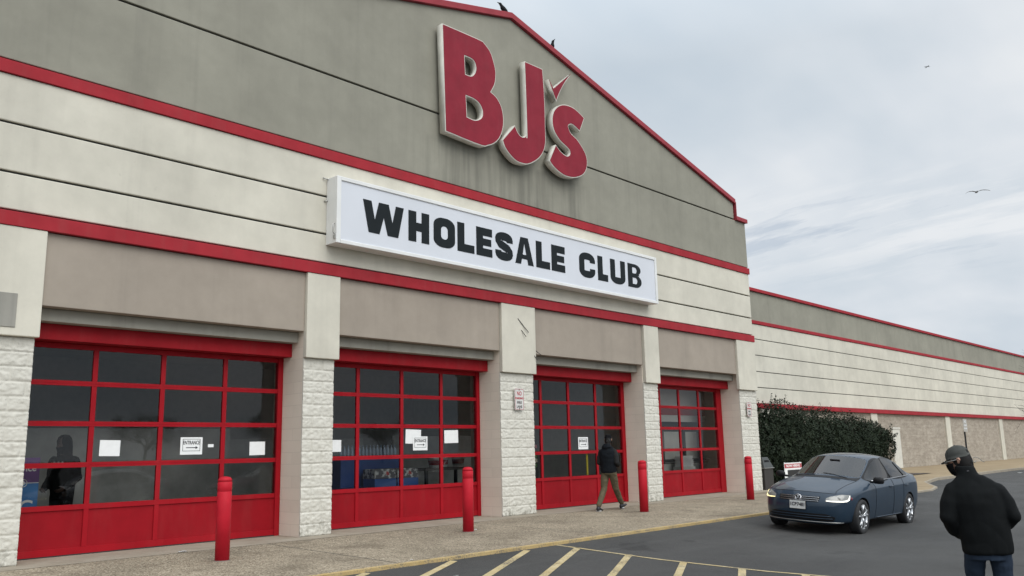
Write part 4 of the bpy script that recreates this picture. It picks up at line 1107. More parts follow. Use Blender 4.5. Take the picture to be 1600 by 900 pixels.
        b = new_bm(); h = ray((2.5, s*(.845+.60), .665), D); ball(b, h-D.normalized()*.002, (.012,.012,.028)); obj('side_marker', b, M['taillamp'], hl, local=True)
        patch('tail_light', [(s*.45,.86),(s*.78,.86),(s*.80,.97),(s*.45,.96)], (1, 0, 0), M['taillamp'], CAR, .006, plane=-6)
        # mirror
        b = new_bm(); loft(b, [((-.50, s*.905, .985), (.03,0,0), (0,0,.035)), ((-.50, s*.925, .985), (.055,0,0), (0,0,.062)), ((-.505, s*1.02, .988), (.06,0,0), (0,0,.068)), ((-.515, s*1.075, .985), (.05,0,0), (0,0,.058)), ((-.52, s*1.095, .98), (.02,0,0), (0,0,.03))], 14)
        tube(b, [(-.55, s*.83, .945), (-.52, s*.90, .955), (-.51, s*.95, .965)], .022, 8)
        obj('mirror', b, M['trimblack'], CAR, local=True)
        # chrome line under the windows, handles
        b = new_bm(); P = []
        for i in range(30):
            u = -.66-2.2*i/29; z = interp(u, [-2.86, -1.66, -.66], [1.018, .984, .962]); h = ray((u, s*2, z), (0, -s, 0)); P.append(h+Vector((0, s*.004, 0)))
        tube(b, P, .007, 6); obj('window_trim', b, M['chrome'], B, local=True)
        for u, dk in ((-1.50, 7 if s > 0 else 9), (-2.42, 8 if s > 0 else 10)):
            h = ray((u, s*2, .835), (0, -s, 0)); b = new_bm()
            loft(b, [((u+.10, h.y+s*.002, .835), (0,.006,0), (0,0,.01)), ((u+.08, h.y+s*.022, .837), (0,.010,0), (0,0,.015)), ((u-.08, h.y+s*.022, .84), (0,.010,0), (0,0,.015)), ((u-.10, h.y+s*.002, .84), (0,.006,0), (0,0,.01))], 10)
            obj('handle', b, M['carpaint'], O.get(dk, B), local=True)
        # crease along the flank
        b = new_bm(); tube(b, [ray((-.75-2.0*i/20, s*2, .27), (0, -s, 0))+Vector((0, s*.001, 0)) for i in range(21)], .010, 6); obj('sill_trim', b, M['carpaint'], B, local=True)
        # window dividers
        b = new_bm(); P = [ray((-1.685, s*2, z), (0, -s, 0)) for z in (1.0, 1.1, 1.2, 1.3, 1.36)]; tube(b, [p-Vector((0, s*.016, 0)) for p in P if p], .026, 6); obj('window_pillar', b, M['trimblack'], B, local=True); b = new_bm()
        P = [ray((-2.52+(z-1.0)*.30, s*2, z), (0, -s, 0)) for z in (1.02, 1.1, 1.2, 1.28)]; tube(b, [p+Vector((0, s*.001, 0)) for p in P if p], .014, 6)
        obj('window_pillar', b, M['trimblack'], B, local=True)
    # emblem roundel
    h = ray((2, 0, .648), X); e = thing('emblem', None, None, (0, 0, 0)); bpy.data.objects.remove(e)
    b = new_bm(); vs = bmesh.ops.create_cone(b, cap_ends=True, segments=32, radius1=.068, radius2=.066, depth=.012)['verts']
    T = Matrix.Translation(h+Vector((.012, 0, 0))) @ Matrix.Rotation(R(90), 4, 'Y'); bmesh.ops.transform(b, matrix=T, verts=vs)
    em = obj('emblem', b, M['trimblack'], CAR, local=True)
    b = new_bm(); cx_ = h.x+.022
    tube(b, [(cx_, .064*math.cos(a), h.z+.064*math.sin(a)) for a in (2*math.pi*i/32 for i in range(32))], .006, 6, closed=True)
    for pl in ([(-.022, .056), (0, .008), (.022, .056)], [(-.054, .026), (-.030, -.05), (0, .004), (.030, -.05), (.054, .026)]):
        tube(b, [(cx_, y, h.z+z) for y, z in pl], .006, 6)
    obj('roundel', b, M['chrome'], em, local=True)
    # licence plate
    h = ray((2, 0, .52), X); px = h.x+.02
    b = new_bm(); box(b, px-.02, px-.004, -.16, .16, .445, .605); pf = obj('plate_frame', b, M['trimblack'], CAR, local=True)
    b = new_bm(); box(b, px-.0035, px, -.152, .152, .452, .598); obj('licence_plate', b, M['plate'], pf, local=True)
    tb = text_bm('1CB7481', .085, .002, .003); xs_ = [v.co.x for v in tb.verts]; bmesh.ops.scale(tb, vec=(.27/(max(xs_)-min(xs_)), 1, 1), verts=tb.verts[:])
    bmesh.ops.transform(tb, matrix=Matrix.Translation((px+.002, 0, .528)) @ Matrix.Rotation(R(90), 4, 'Z') @ Matrix.Rotation(R(90), 4, 'X'), verts=tb.verts[:]); obj('lettering', tb, M['ink'], pf, local=True)
    # wheels
    for u in (0, -2.651):
        for s in (1, -1):
            b = new_bm(); prof = [(.222, -.085), (.232, -.096), (.29, -.103), (.312, -.09), (.322, -.07), (.322, .07), (.312, .09), (.29, .103), (.232, .096), (.222, .085)]
            lathe(b, prof, 40, caps=False)
            for v in b.verts: v.co = Vector((v.co.x, v.co.z, v.co.y))
            ty = obj('wheel', b, M['rubber'], CAR, local=True)
            ty.location = (u, s*.783, .322)
            b = new_bm(); lathe(b, [(.205, -.06), (.208, .05), (.216, .088), (.226, .094), (.232, .088)], 40, caps=False)
            lathe(b, [(.05, .06), (.05, .075), (.03, .082), (.005, .084)], 20)
            for kk in range(5):
                a = 2*math.pi*kk/5+.3
                for da in (-.16, .16):
                    p0 = (math.cos(a+da*.5)*.035, math.sin(a+da*.5)*.035, .068); p1 = (math.cos(a+da)*.13, math.sin(a+da)*.13, .08); p2 = (math.cos(a+da*1.35)*.222, math.sin(a+da*1.35)*.222, .088)
                    tube(b, [p0, p1, p2], [.019, .016, .019], 6)
            for v in b.verts: v.co = Vector((v.co.x, v.co.z*s, v.co.y))
            obj('rim', b, M['alloy'], ty, local=True)
            b = new_bm(); lathe(b, [(.10, -.02), (.19, -.02), (.19, .0), (.01, .004)], 30)
            for v in b.verts: v.co = Vector((v.co.x, v.co.z*s, v.co.y))
            obj('brake_disc', b, M['dark'], ty, local=True)
    # cabin
    b = new_bm(); box(b, -.95, -.45, -.66, .66, .86, .95)
    for s in (.36, -.36):
        for u in (-1.55, -2.45):
            loft(b, [((u, s, .55), (.10,0,0), (0,.24,0)), ((u-.06, s, .85), (.09,0,0), (0,.25,0)), ((u-.13, s, 1.08), (.06,0,0), (0,.2,0)), ((u-.15, s, 1.12), (.03,0,0), (0,.08,0))], 12)
            loft(b, [((u-.16, s, 1.12), (.04,0,0), (0,.09,0)), ((u-.17, s, 1.2), (.05,0,0), (0,.13,0)), ((u-.18, s, 1.28), (.03,0,0), (0,.1,0))], 12)
    box(b, -3.1, -2.6, -.6, .6, .88, .98); box(b, -3.0, .35, -.6, .6, .22, .30)
    tube(b, [(-.95, .37+.19*math.cos(a), .98+.17*math.sin(a)) for a in (2*math.pi*i/20 for i in range(20))], .014, 6, closed=True)
    obj('seats', b, M['cabin'], CAR, local=True)
    b = new_bm(); box(b, -.90, -.885, -.10, .10, 1.28, 1.33); obj('rear_view_mirror', b, M['trimblack'], CAR, local=True)
    for a_, c_ in ((.45, -.05), (-.2, -.62)):
        pts = []
        for i in range(8):
            t_ = i/7; v_ = a_+(c_-a_)*t_; hh = ray((-.36-.055*t_+.0, v_, 2), (0, 0, -1)); pts.append(hh+Vector((0, 0, .008)))
        b = new_bm(); tube(b, pts, .005, 5); obj('wiper', b, M['trimblack'], CAR, local=True)
    return CAR, B

CAR, CARBODY = build_sedan()
h_, pi_, ro_ = 3.164, 0.006, -0.068
fw_ = Vector((math.cos(h_)*math.cos(pi_), math.sin(h_)*math.cos(pi_), math.sin(pi_))); lf_ = Vector((-math.sin(h_), math.cos(h_), 0)); up_ = fw_.cross(lf_)
l2_ = lf_*math.cos(ro_)+up_*math.sin(ro_); u2_ = fw_.cross(l2_)
CAR.matrix_basis = Matrix(((fw_.x, l2_.x, u2_.x, 16.80), (fw_.y, l2_.y, u2_.y, -5.44), (fw_.z, l2_.z, u2_.z, -0.265), (0, 0, 0, 1)))

# cars parked in the rows across the lot: the door glass mirrors them
def parked(x, y, rz, color, label):
    r = dup(CAR, Matrix.Translation((x, y, gz(y))) @ Matrix.Rotation(rz, 4, 'Z'), label, 'cars parked across the lot')
    m = bpy.data.materials.get('car_'+color[0]) or paint_mat('car_'+color[0], color[1], color[1])
    def rec(o):
        for sl in o.material_slots:
            if sl.material and sl.material.name == M['carpaint'].name: sl.link = 'OBJECT'; sl.material = m
        for c in o.children: rec(c)
    rec(r)
SIL, WHT, RED = ('silver', (0.32, 0.33, 0.34)), ('white', (0.6, 0.6, 0.6)), ('darkred', (0.12, 0.01, 0.015))
parked(11.0, -16.6, R(178), SIL, 'silver sedan parked across the lot, broadside to the store')
parked(13.2, -21.5, R(181), WHT, 'white sedan parked in the row behind the silver one')
parked(17.6, -16.9, R(179), RED, 'dark red sedan parked at the tail of the silver one')

# ------------------------------------------------------------------ people
def remeshed(name, bm, vox, smooth=3, wrinkle=None, mat=None, parent=None):
    o = obj('tmp', bm, M['dark'])
    m = o.modifiers.new('r', 'REMESH'); m.mode = 'VOXEL'; m.voxel_size = vox
    s = o.modifiers.new('s', 'SMOOTH'); s.iterations = smooth; s.factor = .5
    b = baked(o); kill(o)
    if wrinkle:
        b.normal_update()
        for v in b.verts:
            amp, sc, ax = wrinkle
            q = Vector((v.co.x*sc*ax[0], v.co.y*sc*ax[1], v.co.z*sc*ax[2]))
            v.co += v.normal*(amp*(abs(noise.noise(q))*1.4-.35) + amp*.5*noise.noise(q*2.3))
    for f in b.faces: f.smooth = True
    return obj(name, b, mat, parent, local=True, fix=False)
def limb(bm, pts, n=12):
    P = [Vector(p[:3]) for p in pts]; r = [p[3] for p in pts]
    tube(bm, P, r, n)
    for p, q in zip(P, r): ball(bm, p, q*.98, 10, 8)
def hand(bm, wrist, direction, palm_n, s=1.0, curl=.5):
    """palm, four unequal curled fingers and a thumb"""
    w, d, nrm = Vector(wrist), Vector(direction).normalized(), Vector(palm_n).normalized()
    side = d.cross(nrm).normalized()
    loft(bm, [(w, side*.026*s, nrm*.02*s), (w+d*.04*s, side*.038*s, nrm*.017*s), (w+d*.085*s, side*.042*s, nrm*.013*s), (w+d*.098*s, side*.036*s, nrm*.009*s)], 10)
    for i, (off, L) in enumerate(((-.031, .066), (-.011, .076), (.010, .071), (.030, .055))):
        p = w+d*.09*s+side*off*s; pts = [p]
        a = 0
        for seg in (.45, .32, .23):
            a += curl*(.9 if seg < .4 else .6)
            p = p+(d*math.cos(a)+nrm*math.sin(a))*L*seg*s; pts.append(p)
        tube(bm, pts, [.0095*s, .009*s, .008*s, .0065*s], 8); ball(bm, pts[-1], .0065*s, 8, 6)
    p = w+d*.03*s-side*.034*s
    pts = [p, p+(d*.6-side*.55+nrm*.25)*.042*s, p+(d*.95-side*.5+nrm*.5)*.068*s]
    tube(bm, pts, [.014*s, .011*s, .008*s], 8); ball(bm, pts[-1], .008*s, 8, 6)
def xf(bm, mat):
    bmesh.ops.transform(bm, matrix=mat, verts=bm.verts[:])
def head_bm(h=1.0):
    """head facing +y, chin at z=-.115, crown at z=+.12"""
    b = new_bm()
    ball(b, (0, -.012, .035), (.076*h, .097*h, .09*h), 20, 14)
    loft(b, [((0, .055, -.118), (.022,0,0), (0,.02,0)), ((0, .042, -.10), (.045,0,0), (0,.045,0)), ((0, .022, -.065), (.062,0,0), (0,.068,0)), ((0, .008, -.01), (.071,0,0), (0,.085,0)), ((0, 0, .05), (.072,0,0), (0,.09,0))], 16)
    loft(b, [((0, .088, .022), (.008,0,0), (0,.01,0)), ((0, .102, -.008), (.011,0,0), (0,.014,0)), ((0, .108, -.026), (.016,0,0), (0,.015,0)), ((0, .092, -.035), (.016,0,0), (0,.01,0))], 10)
    loft(b, [((-.03, .082, -.058), (0,.008,0), (0,0,.006)), ((0, .093, -.056), (0,.010,0), (0,0,.010)), ((.03, .082, -.058), (0,.008,0), (0,0,.006))], 8)
    for s in (1, -1):
        ball(b, (s*.031, .082, .008), (.016, .012, .011), 8, 6)
        loft(b, [((s*.074, -.018, -.035), (0,.008,0), (.006,0,0)), ((s*.082, -.022, -.02), (0,.016,0), (.008,0,0)), ((s*.086, -.026, .005), (0,.02,0), (.009,0,0)), ((s*.082, -.024, .026), (0,.014,0), (.007,0,0))], 10)
    tube(b, [(0, -.03, -.05), (0, -.045, -.13), (0, -.05, -.20)], [.056, .058, .066], 14)
    return b
M['skin'] = plain('skin', (0.42, 0.24, 0.17), .55, var=.06)
def cloth(name, col, rough=.85, fine=150):
    k = N(name)
    c = k.mix(k.ramp(k.noise(5, 6, .6), [(0.3, 0), (0.7, 1)]), tuple(x*.8 for x in col), tuple(x*1.2 for x in col))
    k.bump(k.math('ADD', k.noise(fine, 3), k.math('MULTIPLY', k.noise(14, 4), 1.2)), .25, .004)
    return k.set(color=c, rough=rough, spec=.12)
M['jacket'] = cloth('black_jacket', (0.0065, 0.0075, 0.008))
M['vestblack'] = cloth('black_hoodie', (0.008, 0.010, 0.013))
M['sleeve'] = cloth('charcoal_sleeve', (0.020, 0.020, 0.020))
M['jeans'] = cloth('dark_jeans', (0.020, 0.030, 0.048))
M['khaki'] = cloth('olive_trousers', (0.105, 0.088, 0.055))
M['cap'] = cloth('grey_cap', (0.13, 0.135, 0.125), fine=300)
M['mask'] = cloth('black_mask', (0.014, 0.014, 0.016))
M['hair'] = plain('dark_hair', (0.012, 0.010, 0.009), .6)
M['shoe'] = plain('black_shoe', (0.014, 0.015, 0.02), .5)
M['sole'] = plain('white_sole', (0.5, 0.5, 0.5), .6)
def shoe(bm, ankle, d, s=1.0, pitch=0.0):
    a = Vector(ankle); d = Vector((d[0], d[1], 0)).normalized(); sd = Vector((-d.y, d.x, 0)); up = Vector((0, 0, 1))
    dd = d*math.cos(pitch)+up*math.sin(pitch); uu = up*math.cos(pitch)-d*math.sin(pitch)
    c = lambda f, h: a+dd*f*s+uu*h*s
    loft(bm, [(c(-.075, -.045), sd*.022*s, uu*.03*s), (c(-.055, -.035), sd*.036*s, uu*.045*s), (c(0, -.03), sd*.04*s, uu*.05*s), (c(.07, -.048), sd*.043*s, uu*.034*s), (c(.14, -.058), sd*.047*s, uu*.025*s), (c(.19, -.062), sd*.036*s, uu*.02*s), (c(.205, -.064), sd*.014*s, uu*.012*s)], 12)

def torso(bm, secs, n=20):
    loft(bm, [((x, y, z), (a, 0, 0), (0, b, 0)) for x, y, z, a, b in secs], n)

# --- man in the foreground, seen from behind (local frame: faces +y)
man = thing('person', 'man seen from behind in black jacket, dark jeans and grey cap, nearest the camera', 'person', (8.82, -10.55, gz(-10.55)), R(-64))
hm = Matrix.Translation((-.085, .065, 1.595)) @ Matrix.Rotation(R(62), 4, 'Z') @ Matrix.Rotation(R(-13), 4, 'X')
b = head_bm(); xf(b, hm)
tube(b, [(-.045, .03, 1.53), (-.02, 0, 1.44), (0, -.01, 1.35)], [.058, .062, .08], 14)
torso(b, [(0, 0, .86, .14, .10), (0, 0, 1.0, .14, .10), (0, -.01, 1.2, .15, .10), (0, -.01, 1.30, .15, .09), (0, -.01, 1.38, .08, .06)])
AL = [(-.15, -.01, 1.335, .05), (-.28, -.04, 1.09, .042), (-.13, .21, .90, .032)]
AR = [(.15, -.01, 1.335, .05), (.262, -.04, 1.11, .042), (.13, .20, 1.0, .032)]
for L_ in (AL, AR): limb(b, L_)
hand(b, (-.13, .21, .90), (.6, .7, -.2), (.5, -.3, .3), 1, .5); hand(b, (.13, .20, 1.0), (-.6, .75, .1), (-.3, -.4, -.4), 1, .5)
LL = [(-.10, 0, .88, .085), (-.12, .10, .49, .055), (-.115, -.03, .10, .04)]
LR = [(.10, 0, .88, .085), (.11, .02, .49, .055), (.11, -.16, .115, .04)]
for L_ in (LL, LR): limb(b, L_)
remeshed('body', b, .0075, 3, None, M['skin'], man)
b = new_bm()
torso(b, [(0, .0, .765, .208, .138), (0, 0, .785, .222, .15), (0, -.005, .92, .225, .152), (0, -.015, 1.07, .232, .155), (0, -.02, 1.22, .248, .152), (0, -.015, 1.31, .250, .140), (0, -.012, 1.375, .222, .118), (0, -.010, 1.42, .175, .10), (-.015, 0, 1.465, .115, .09)])
limb(b, [(-.19, -.015, 1.315, .088), (-.25, -.03, 1.21, .086), (-.292, -.045, 1.09, .080), (-.25, .05, .985, .074), (-.16, .17, .915, .060)])
limb(b, [(.19, -.015, 1.315, .088), (.24, -.03, 1.22, .082), (.268, -.045, 1.11, .076), (.225, .06, 1.04, .070), (.16, .18, 1.01, .060)])
loft(b, [((-.02, -.008, 1.42), (.115,0,0), (0,.10,0)), ((-.035, .005, 1.475), (.096,0,0), (0,.095,0)), ((-.058, .028, 1.55), (.090,0,0), (0,.094,0))], 16)
remeshed('jacket', b, .010, 12, (.008, 6.0, (1, 1, .8)), M['jacket'], man)
b = new_bm(); vs = [b.verts.new((x, y, z)) for x, y, z in ((-.05, -.084, 1.500), (-.032, -.084, 1.502), (-.032, -.0815, 1.512), (-.05, -.0815, 1.510))]
f = b.faces.new(vs); bmesh.ops.solidify(b, geom=[f], thickness=.004); obj('collar_tag', b, plain('grey_tag', (0.10, 0.10, 0.11), .6), man, local=True)
b = new_bm()
torso(b, [(0, 0, .72, .185, .13), (0, 0, .9, .185, .128), (0, 0, 1.0, .165, .12)])
limb(b, [(-.10, 0, .82, .105), (-.115, .06, .66, .094), (-.12, .10, .48, .076), (-.12, .04, .30, .07), (-.115, -.03, .12, .066)])
limb(b, [(.10, 0, .82, .105), (.108, .01, .66, .094), (.112, .02, .48, .076), (.112, -.07, .30, .07), (.11, -.16, .13, .066)])
remeshed('jeans', b, .010, 3, (.007, 9, (1, 1, 1.2)), M['jeans'], man)
for sa_ in (((-.115, -.03, .09), (-.1, 1)), ((.11, -.16, .11), (.1, 1), 1, -.3)):
    b = new_bm(); shoe(b, *sa_); remeshed('shoe', b, .008, 2, None, M['shoe'], man)
def headset(parent, hm, cap=True, glasses=True, mask=True):
    if cap:
        b = new_bm()
        # crown of the cap: dome with a back opening, then a curved peak
        rows = []
        for i, (z, rx, ry, oy) in enumerate(((.022, .086, .108, -.008), (.05, .088, .109, -.008), (.08, .084, .103, -.008), (.108, .070, .086, -.010), (.128, .048, .058, -.012), (.138, .022, .026, -.012), (.141, .004, .004, -.012))):
            rows.append([b.verts.new((rx*math.cos(2*math.pi*k/32), oy+ry*math.sin(2*math.pi*k/32), z)) for k in range(32)])
        for ri, (A_, B_) in enumerate(zip(rows, rows[1:])):
            for k in range(32):
                if ri == 1 and 22 <= k <= 25: continue      # the gap above the strap
                f = b.faces.new((A_[k], A_[(k+1) % 32], B_[(k+1) % 32], B_[k])); f.smooth = True
        bmesh.ops.solidify(b, geom=b.faces[:], thickness=.004)
        ball(b, (0, -.012, .142), (.008, .008, .005))
        xf(b, hm); c = obj('cap', b, M['cap'], parent, local=True)
        b = new_bm()
        pts = []
        for i in range(13):
            a = R(20+140*i/12); pts.append((.086*math.cos(a), -.008+.108*math.sin(a), .026))
        out = []
        for i in range(13):
            a = R(20+140*i/12); x = .082*math.cos(a); out.append((x, .082+.070*math.sin(a)**.8, .016-abs(x)*.28))
        va = [b.verts.new(p) for p in pts]; vb = [b.verts.new(p) for p in out]
        for i in range(12): f = b.faces.new((va[i], va[i+1], vb[i+1], vb[i])); f.smooth = True
        bmesh.ops.solidify(b, geom=b.faces[:], thickness=.005)
        xf(b, hm); obj('peak', b, M['cap'], c, local=True)
    b = new_bm()
    rows = []
    for z, rx, ry, oy in ((-.10, .060, .062, -.045), (-.075, .070, .078, -.035), (-.03, .079, .10, -.022), (.03, .081, .105, -.012), (.07, .078, .099, -.012), (.11, .055, .07, -.015), (.125, .02, .03, -.015)):
        rows.append([b.verts.new((rx*math.cos(R(155+230*k/20)), oy+ry*math.sin(R(155+230*k/20)), z)) for k in range(21)])
    for A_, B_ in zip(rows, rows[1:]):
        for k in range(20): f = b.faces.new((A_[k], A_[k+1], B_[k+1], B_[k])); f.smooth = True
    bmesh.ops.solidify(b, geom=b.faces[:], thickness=.006)
    xf(b, hm); obj('hair', b, M['hair'], parent, local=True)
    if mask:
        b = new_bm(); rows = []
        for z, rx, ry, oy in ((-.128, .035, .04, .03), (-.105, .058, .066, .028), (-.07, .070, .080, .026), (-.035, .074, .092, .022), (-.012, .075, .095, .018)):
            rows.append([b.verts.new((rx*math.cos(R(8+164*k/20)), oy+ry*math.sin(R(8+164*k/20))*(1+.06*math.exp(-((k-10)/3)**2)), z)) for k in range(21)])
        for A_, B_ in zip(rows, rows[1:]):
            for k in range(20): f = b.faces.new((A_[k], A_[k+1], B_[k+1], B_[k])); f.smooth = True
        bmesh.ops.solidify(b, geom=b.faces[:], thickness=.003)
        for s in (1, -1):
            tube(b, [(s*.075, .03, -.015), (s*.084, .0, .0), (s*.09, -.03, .012), (s*.088, -.045, -.01), (s*.078, -.02, -.05), (s*.07, .03, -.07)], .003, 5)
        xf(b, hm); mk = obj('face_mask', b, M['mask'], parent, local=True)
        b = new_bm()
        tube(b, [(.02, -.125, -.005), (.045, -.14, .0), (.065, -.16, -.015), (.075, -.175, -.045), (.088, -.19, -.06)], .0025, 5); tube(b, [(-.02, -.12, -.03), (.0, -.135, -.05), (.02, -.14, -.035)], .003, 5)
        xf(b, hm); obj('strap', b, plain('strap_grey', (0.16, 0.17, 0.17), .7) if 'strap_grey' not in bpy.data.materials else bpy.data.materials['strap_grey'], mk, local=True)
    if glasses:
        b = new_bm()
        for s in (1, -1):
            tube(b, [(s*.034+.026*math.cos(a), .107-.006*abs(math.cos(a))*(1 if s*math.cos(a) > 0 else 0), .004+.020*math.sin(a)) for a in (2*math.pi*i/20 for i in range(20))], .0028, 6, closed=True)
            tube(b, [(s*.060, .103, .008), (s*.078, .08, .008), (s*.086, -.02, .008)], .0025, 6)
        tube(b, [(-.008, .107, .006), (0, .110, .008), (.008, .107, .006)], .0025, 6)
        xf(b, hm); obj('glasses', b, M['steel'], parent, local=True)
headset(man, hm)
for ch in man.children_recursive:      # he leans: head over the left foot side, hips to the right
    if ch.name.split('.')[0] in ('cap', 'peak', 'hair', 'face_mask', 'strap', 'glasses', 'collar_tag'): continue
    if ch.name.split('.')[0] in ('jacket', 'jeans', 'body'):
        for v in ch.data.vertices: v.co.x *= .95
    for v in ch.data.vertices: v.co.x += .06*min(1, max(0, (1.42-v.co.z)/.55))

# --- man walking along the doors (local frame: faces +y; he walks towards +x)
wk = thing('person', 'man in a black hooded jacket and olive trousers walking past the third door', 'person', (16.36, -.74, wz(-.74)), R(-78))
hm2 = Matrix.Translation((0, .05, 1.575)) @ Matrix.Rotation(R(12), 4, 'Z') @ Matrix.Rotation(R(-10), 4, 'X')
b = head_bm(); xf(b, hm2)
tube(b, [(0, .03, 1.50), (0, .0, 1.42), (0, -.01, 1.33)], [.058, .062, .08], 14)
torso(b, [(0, 0, .86, .14, .10), (0, 0, 1.0, .14, .10), (0, -.01, 1.2, .15, .10), (0, -.01, 1.27, .15, .09), (0, -.01, 1.36, .08, .06)])
for L_ in ([(-.14, 0, 1.30, .05), (-.22, -.02, 1.08, .042), (-.12, .20, 1.02, .034)], [(.14, 0, 1.30, .05), (.22, -.04, 1.08, .042), (.15, .19, 1.0, .034)]): limb(b, L_)
hand(b, (-.12, .20, 1.02), (.4, .8, .2), (.5, -.2, -.3), 1, .6); hand(b, (.15, .19, 1.0), (-.4, .8, .2), (-.5, -.2, -.3), 1, .6)
WL = [(-.095, 0, .88, .085), (-.10, -.05, .49, .055), (-.10, -.31, .115, .04)]
WR = [(.095, 0, .88, .085), (.09, .19, .50, .055), (.08, .44, .115, .04)]
WR, WL = [(.095, 0, .88, .085), (.10, .13, .49, .055), (.10, .42, .13, .04)], [(-.095, 0, .88, .085), (-.10, -.08, .48, .055), (-.10, -.40, .10, .04)]
for L_ in (WL, WR): limb(b, L_)
remeshed('body', b, .009, 3, None, M['skin'], wk)
b = new_bm()
torso(b, [(0, .0, .83, .185, .135), (0, 0, .88, .19, .145), (0, -.005, 1.0, .19, .14), (0, -.015, 1.12, .20, .142), (0, -.02, 1.25, .215, .14), (0, -.015, 1.33, .21, .12), (0, -.012, 1.39, .15, .09), (0, -.008, 1.43, .10, .08)])
loft(b, [((0, -.02, 1.37), (.12,0,0), (0,.10,0)), ((0, -.045, 1.42), (.125,0,0), (0,.10,0)), ((0, -.045, 1.47), (.10,0,0), (0,.075,0)), ((0, -.03, 1.50), (.07,0,0), (0,.05,0))], 16)
remeshed('jacket', b, .011, 4, (.008, 8, (1, 1, 1.2)), M['vestblack'], wk)
b = new_bm()
limb(b, [(-.165, -.005, 1.31, .07), (-.205, -.015, 1.2, .068), (-.225, -.02, 1.07, .062), (-.18, .10, 1.03, .056), (-.13, .185, 1.02, .048)])
limb(b, [(.165, -.005, 1.31, .07), (.21, -.02, 1.2, .068), (.23, -.04, 1.07, .062), (.195, .09, 1.02, .056), (.155, .175, 1.0, .048)])
remeshed('sleeves', b, .011, 4, (.007, 9, (1, 1, 1)), M['sleeve'], wk)
b = new_bm()
torso(b, [(0, 0, .80, .168, .125), (0, 0, .9, .17, .125), (0, 0, .98, .16, .12)])
limb(b, [(.09, 0, .84, .10), (.098, .07, .66, .090), (.10, .13, .48, .074), (.10, .28, .29, .066), (.10, .41, .155, .060)])
limb(b, [(-.09, 0, .84, .10), (-.097, -.04, .66, .090), (-.10, -.08, .48, .074), (-.10, -.24, .29, .066), (-.10, -.385, .13, .060)])
remeshed('trousers', b, .010, 3, (.008, 10, (1, 1, 1.3)), M['khaki'], wk)
for sa_ in (((.10, .42, .115), (0, 1), 1.1, .22), ((-.10, -.40, .095), (-.1, 1), 1.1, -.05)):
    b = new_bm(); shoe(b, *sa_); remeshed('shoe', b, .008, 2, None, M['shoe'], wk)
for (ax, ay, az, p_) in ((.10, .42, .105, .18), (-.10, -.40, .085, -.1)):
    b = new_bm(); box(b, ax-.05, ax+.05, ay-.05, ay+.04, az-.085, az-.066); obj('shoe_sole', b, M['sole'], wk, local=True)
headset(wk, hm2, cap=False, glasses=False, mask=True)
b = new_bm(); rows = []
for z, rx, ry in ((.02, .082, .106), (.06, .086, .108), (.10, .072, .09), (.128, .045, .055), (.138, .006, .008)):
    rows.append([b.verts.new((rx*math.cos(2*math.pi*k/24), -.010+ry*math.sin(2*math.pi*k/24), z)) for k in range(24)])
for A_, B_ in zip(rows, rows[1:]):
    for k in range(24): f = b.faces.new((A_[k], A_[(k+1) % 24], B_[(k+1) % 24], B_[k])); f.smooth = True
bmesh.ops.solidify(b, geom=b.faces[:], thickness=.006); xf(b, hm2); obj('knit_cap', b, M['mask'], wk, local=True)

# --- hooded figure behind the glass of the first door
hd = thing('person', 'dark hooded figure in a printed black sweatshirt behind the glass of the first door', 'person', (5.28, 1.55, 0.006), R(118))
hm3 = Matrix.Translation((0, .05, 1.60)) @ Matrix.Rotation(R(-12), 4, 'X')
b = head_bm(); xf(b, hm3)
torso(b, [(0, 0, .86, .14, .10), (0, 0, 1.0, .14, .10), (0, -.01, 1.2, .15, .10), (0, -.01, 1.35, .16, .09), (0, -.01, 1.42, .08, .06)])
tube(b, [(0, .03, 1.53), (0, .0, 1.44), (0, -.01, 1.35)], [.058, .062, .08], 14)
for s in (1, -1):
    limb(b, [(s*.18, 0, 1.36, .055), (s*.24, -.03, 1.10, .042), (s*.20, .16, .94, .034)]); hand(b, (s*.20, .16, .94), (-s*.3, .8, -.3), (-s*.5, 0, .3), 1, .5)
    limb(b, [(s*.10, 0, .88, .085), (s*.11, .02, .48, .055), (s*.11, -.04, .10, .04)])
remeshed('body', b, .010, 3, None, plain('shaded_skin', (0.055, 0.032, 0.024), .55), hd)  # skin colour darkened so the figure behind the glass looks shaded
b = new_bm()
torso(b, [(0, 0, .80, .185, .14), (0, 0, .9, .195, .15), (0, -.005, 1.1, .20, .15), (0, -.01, 1.27, .22, .145), (0, -.01, 1.37, .21, .12), (0, -.01, 1.45, .11, .085)])
for s in (1, -1): limb(b, [(s*.19, 0, 1.35, .085), (s*.25, -.03, 1.10, .07), (s*.20, .15, .95, .055)])
remeshed('sweatshirt', b, .012, 4, (.008, 8, (1, 1, 1.2)), M['jacket'], hd)
headset(hd, hm3, cap=False, glasses=False, mask=True)
b = new_bm(); rows = []
for z, rx, ry, oy in ((1.44, .115, .105, -.005), (1.50, .105, .115, 0), (1.58, .10, .125, .005), (1.66, .10, .125, .02), (1.72, .082, .105, .02), (1.755, .05, .07, .015), (1.765, .01, .015, .01)):
    rows.append([b.verts.new((rx*math.cos(R(118+304*k/26)), oy+ry*math.sin(R(118+304*k/26)), z)) for k in range(27)])
for A_, B_ in zip(rows, rows[1:]):
    for k in range(26): f = b.faces.new((A_[k], A_[k+1], B_[k+1], B_[k])); f.smooth = True
bmesh.ops.solidify(b, geom=b.faces[:], thickness=.012); obj('hood', b, M['jacket'], hd, local=True)
b = new_bm()
for i in range(6):
    x = -.10+.038*i
    for z0, z1 in ((1.27, 1.345),): 
        y = .128
        box(b, x, x+.022, y, y+.012, z0, z1-.012*(i % 2))
obj('chest_print', b, plain('print_grey', (0.55, 0.55, 0.55), .7), hd, local=True)
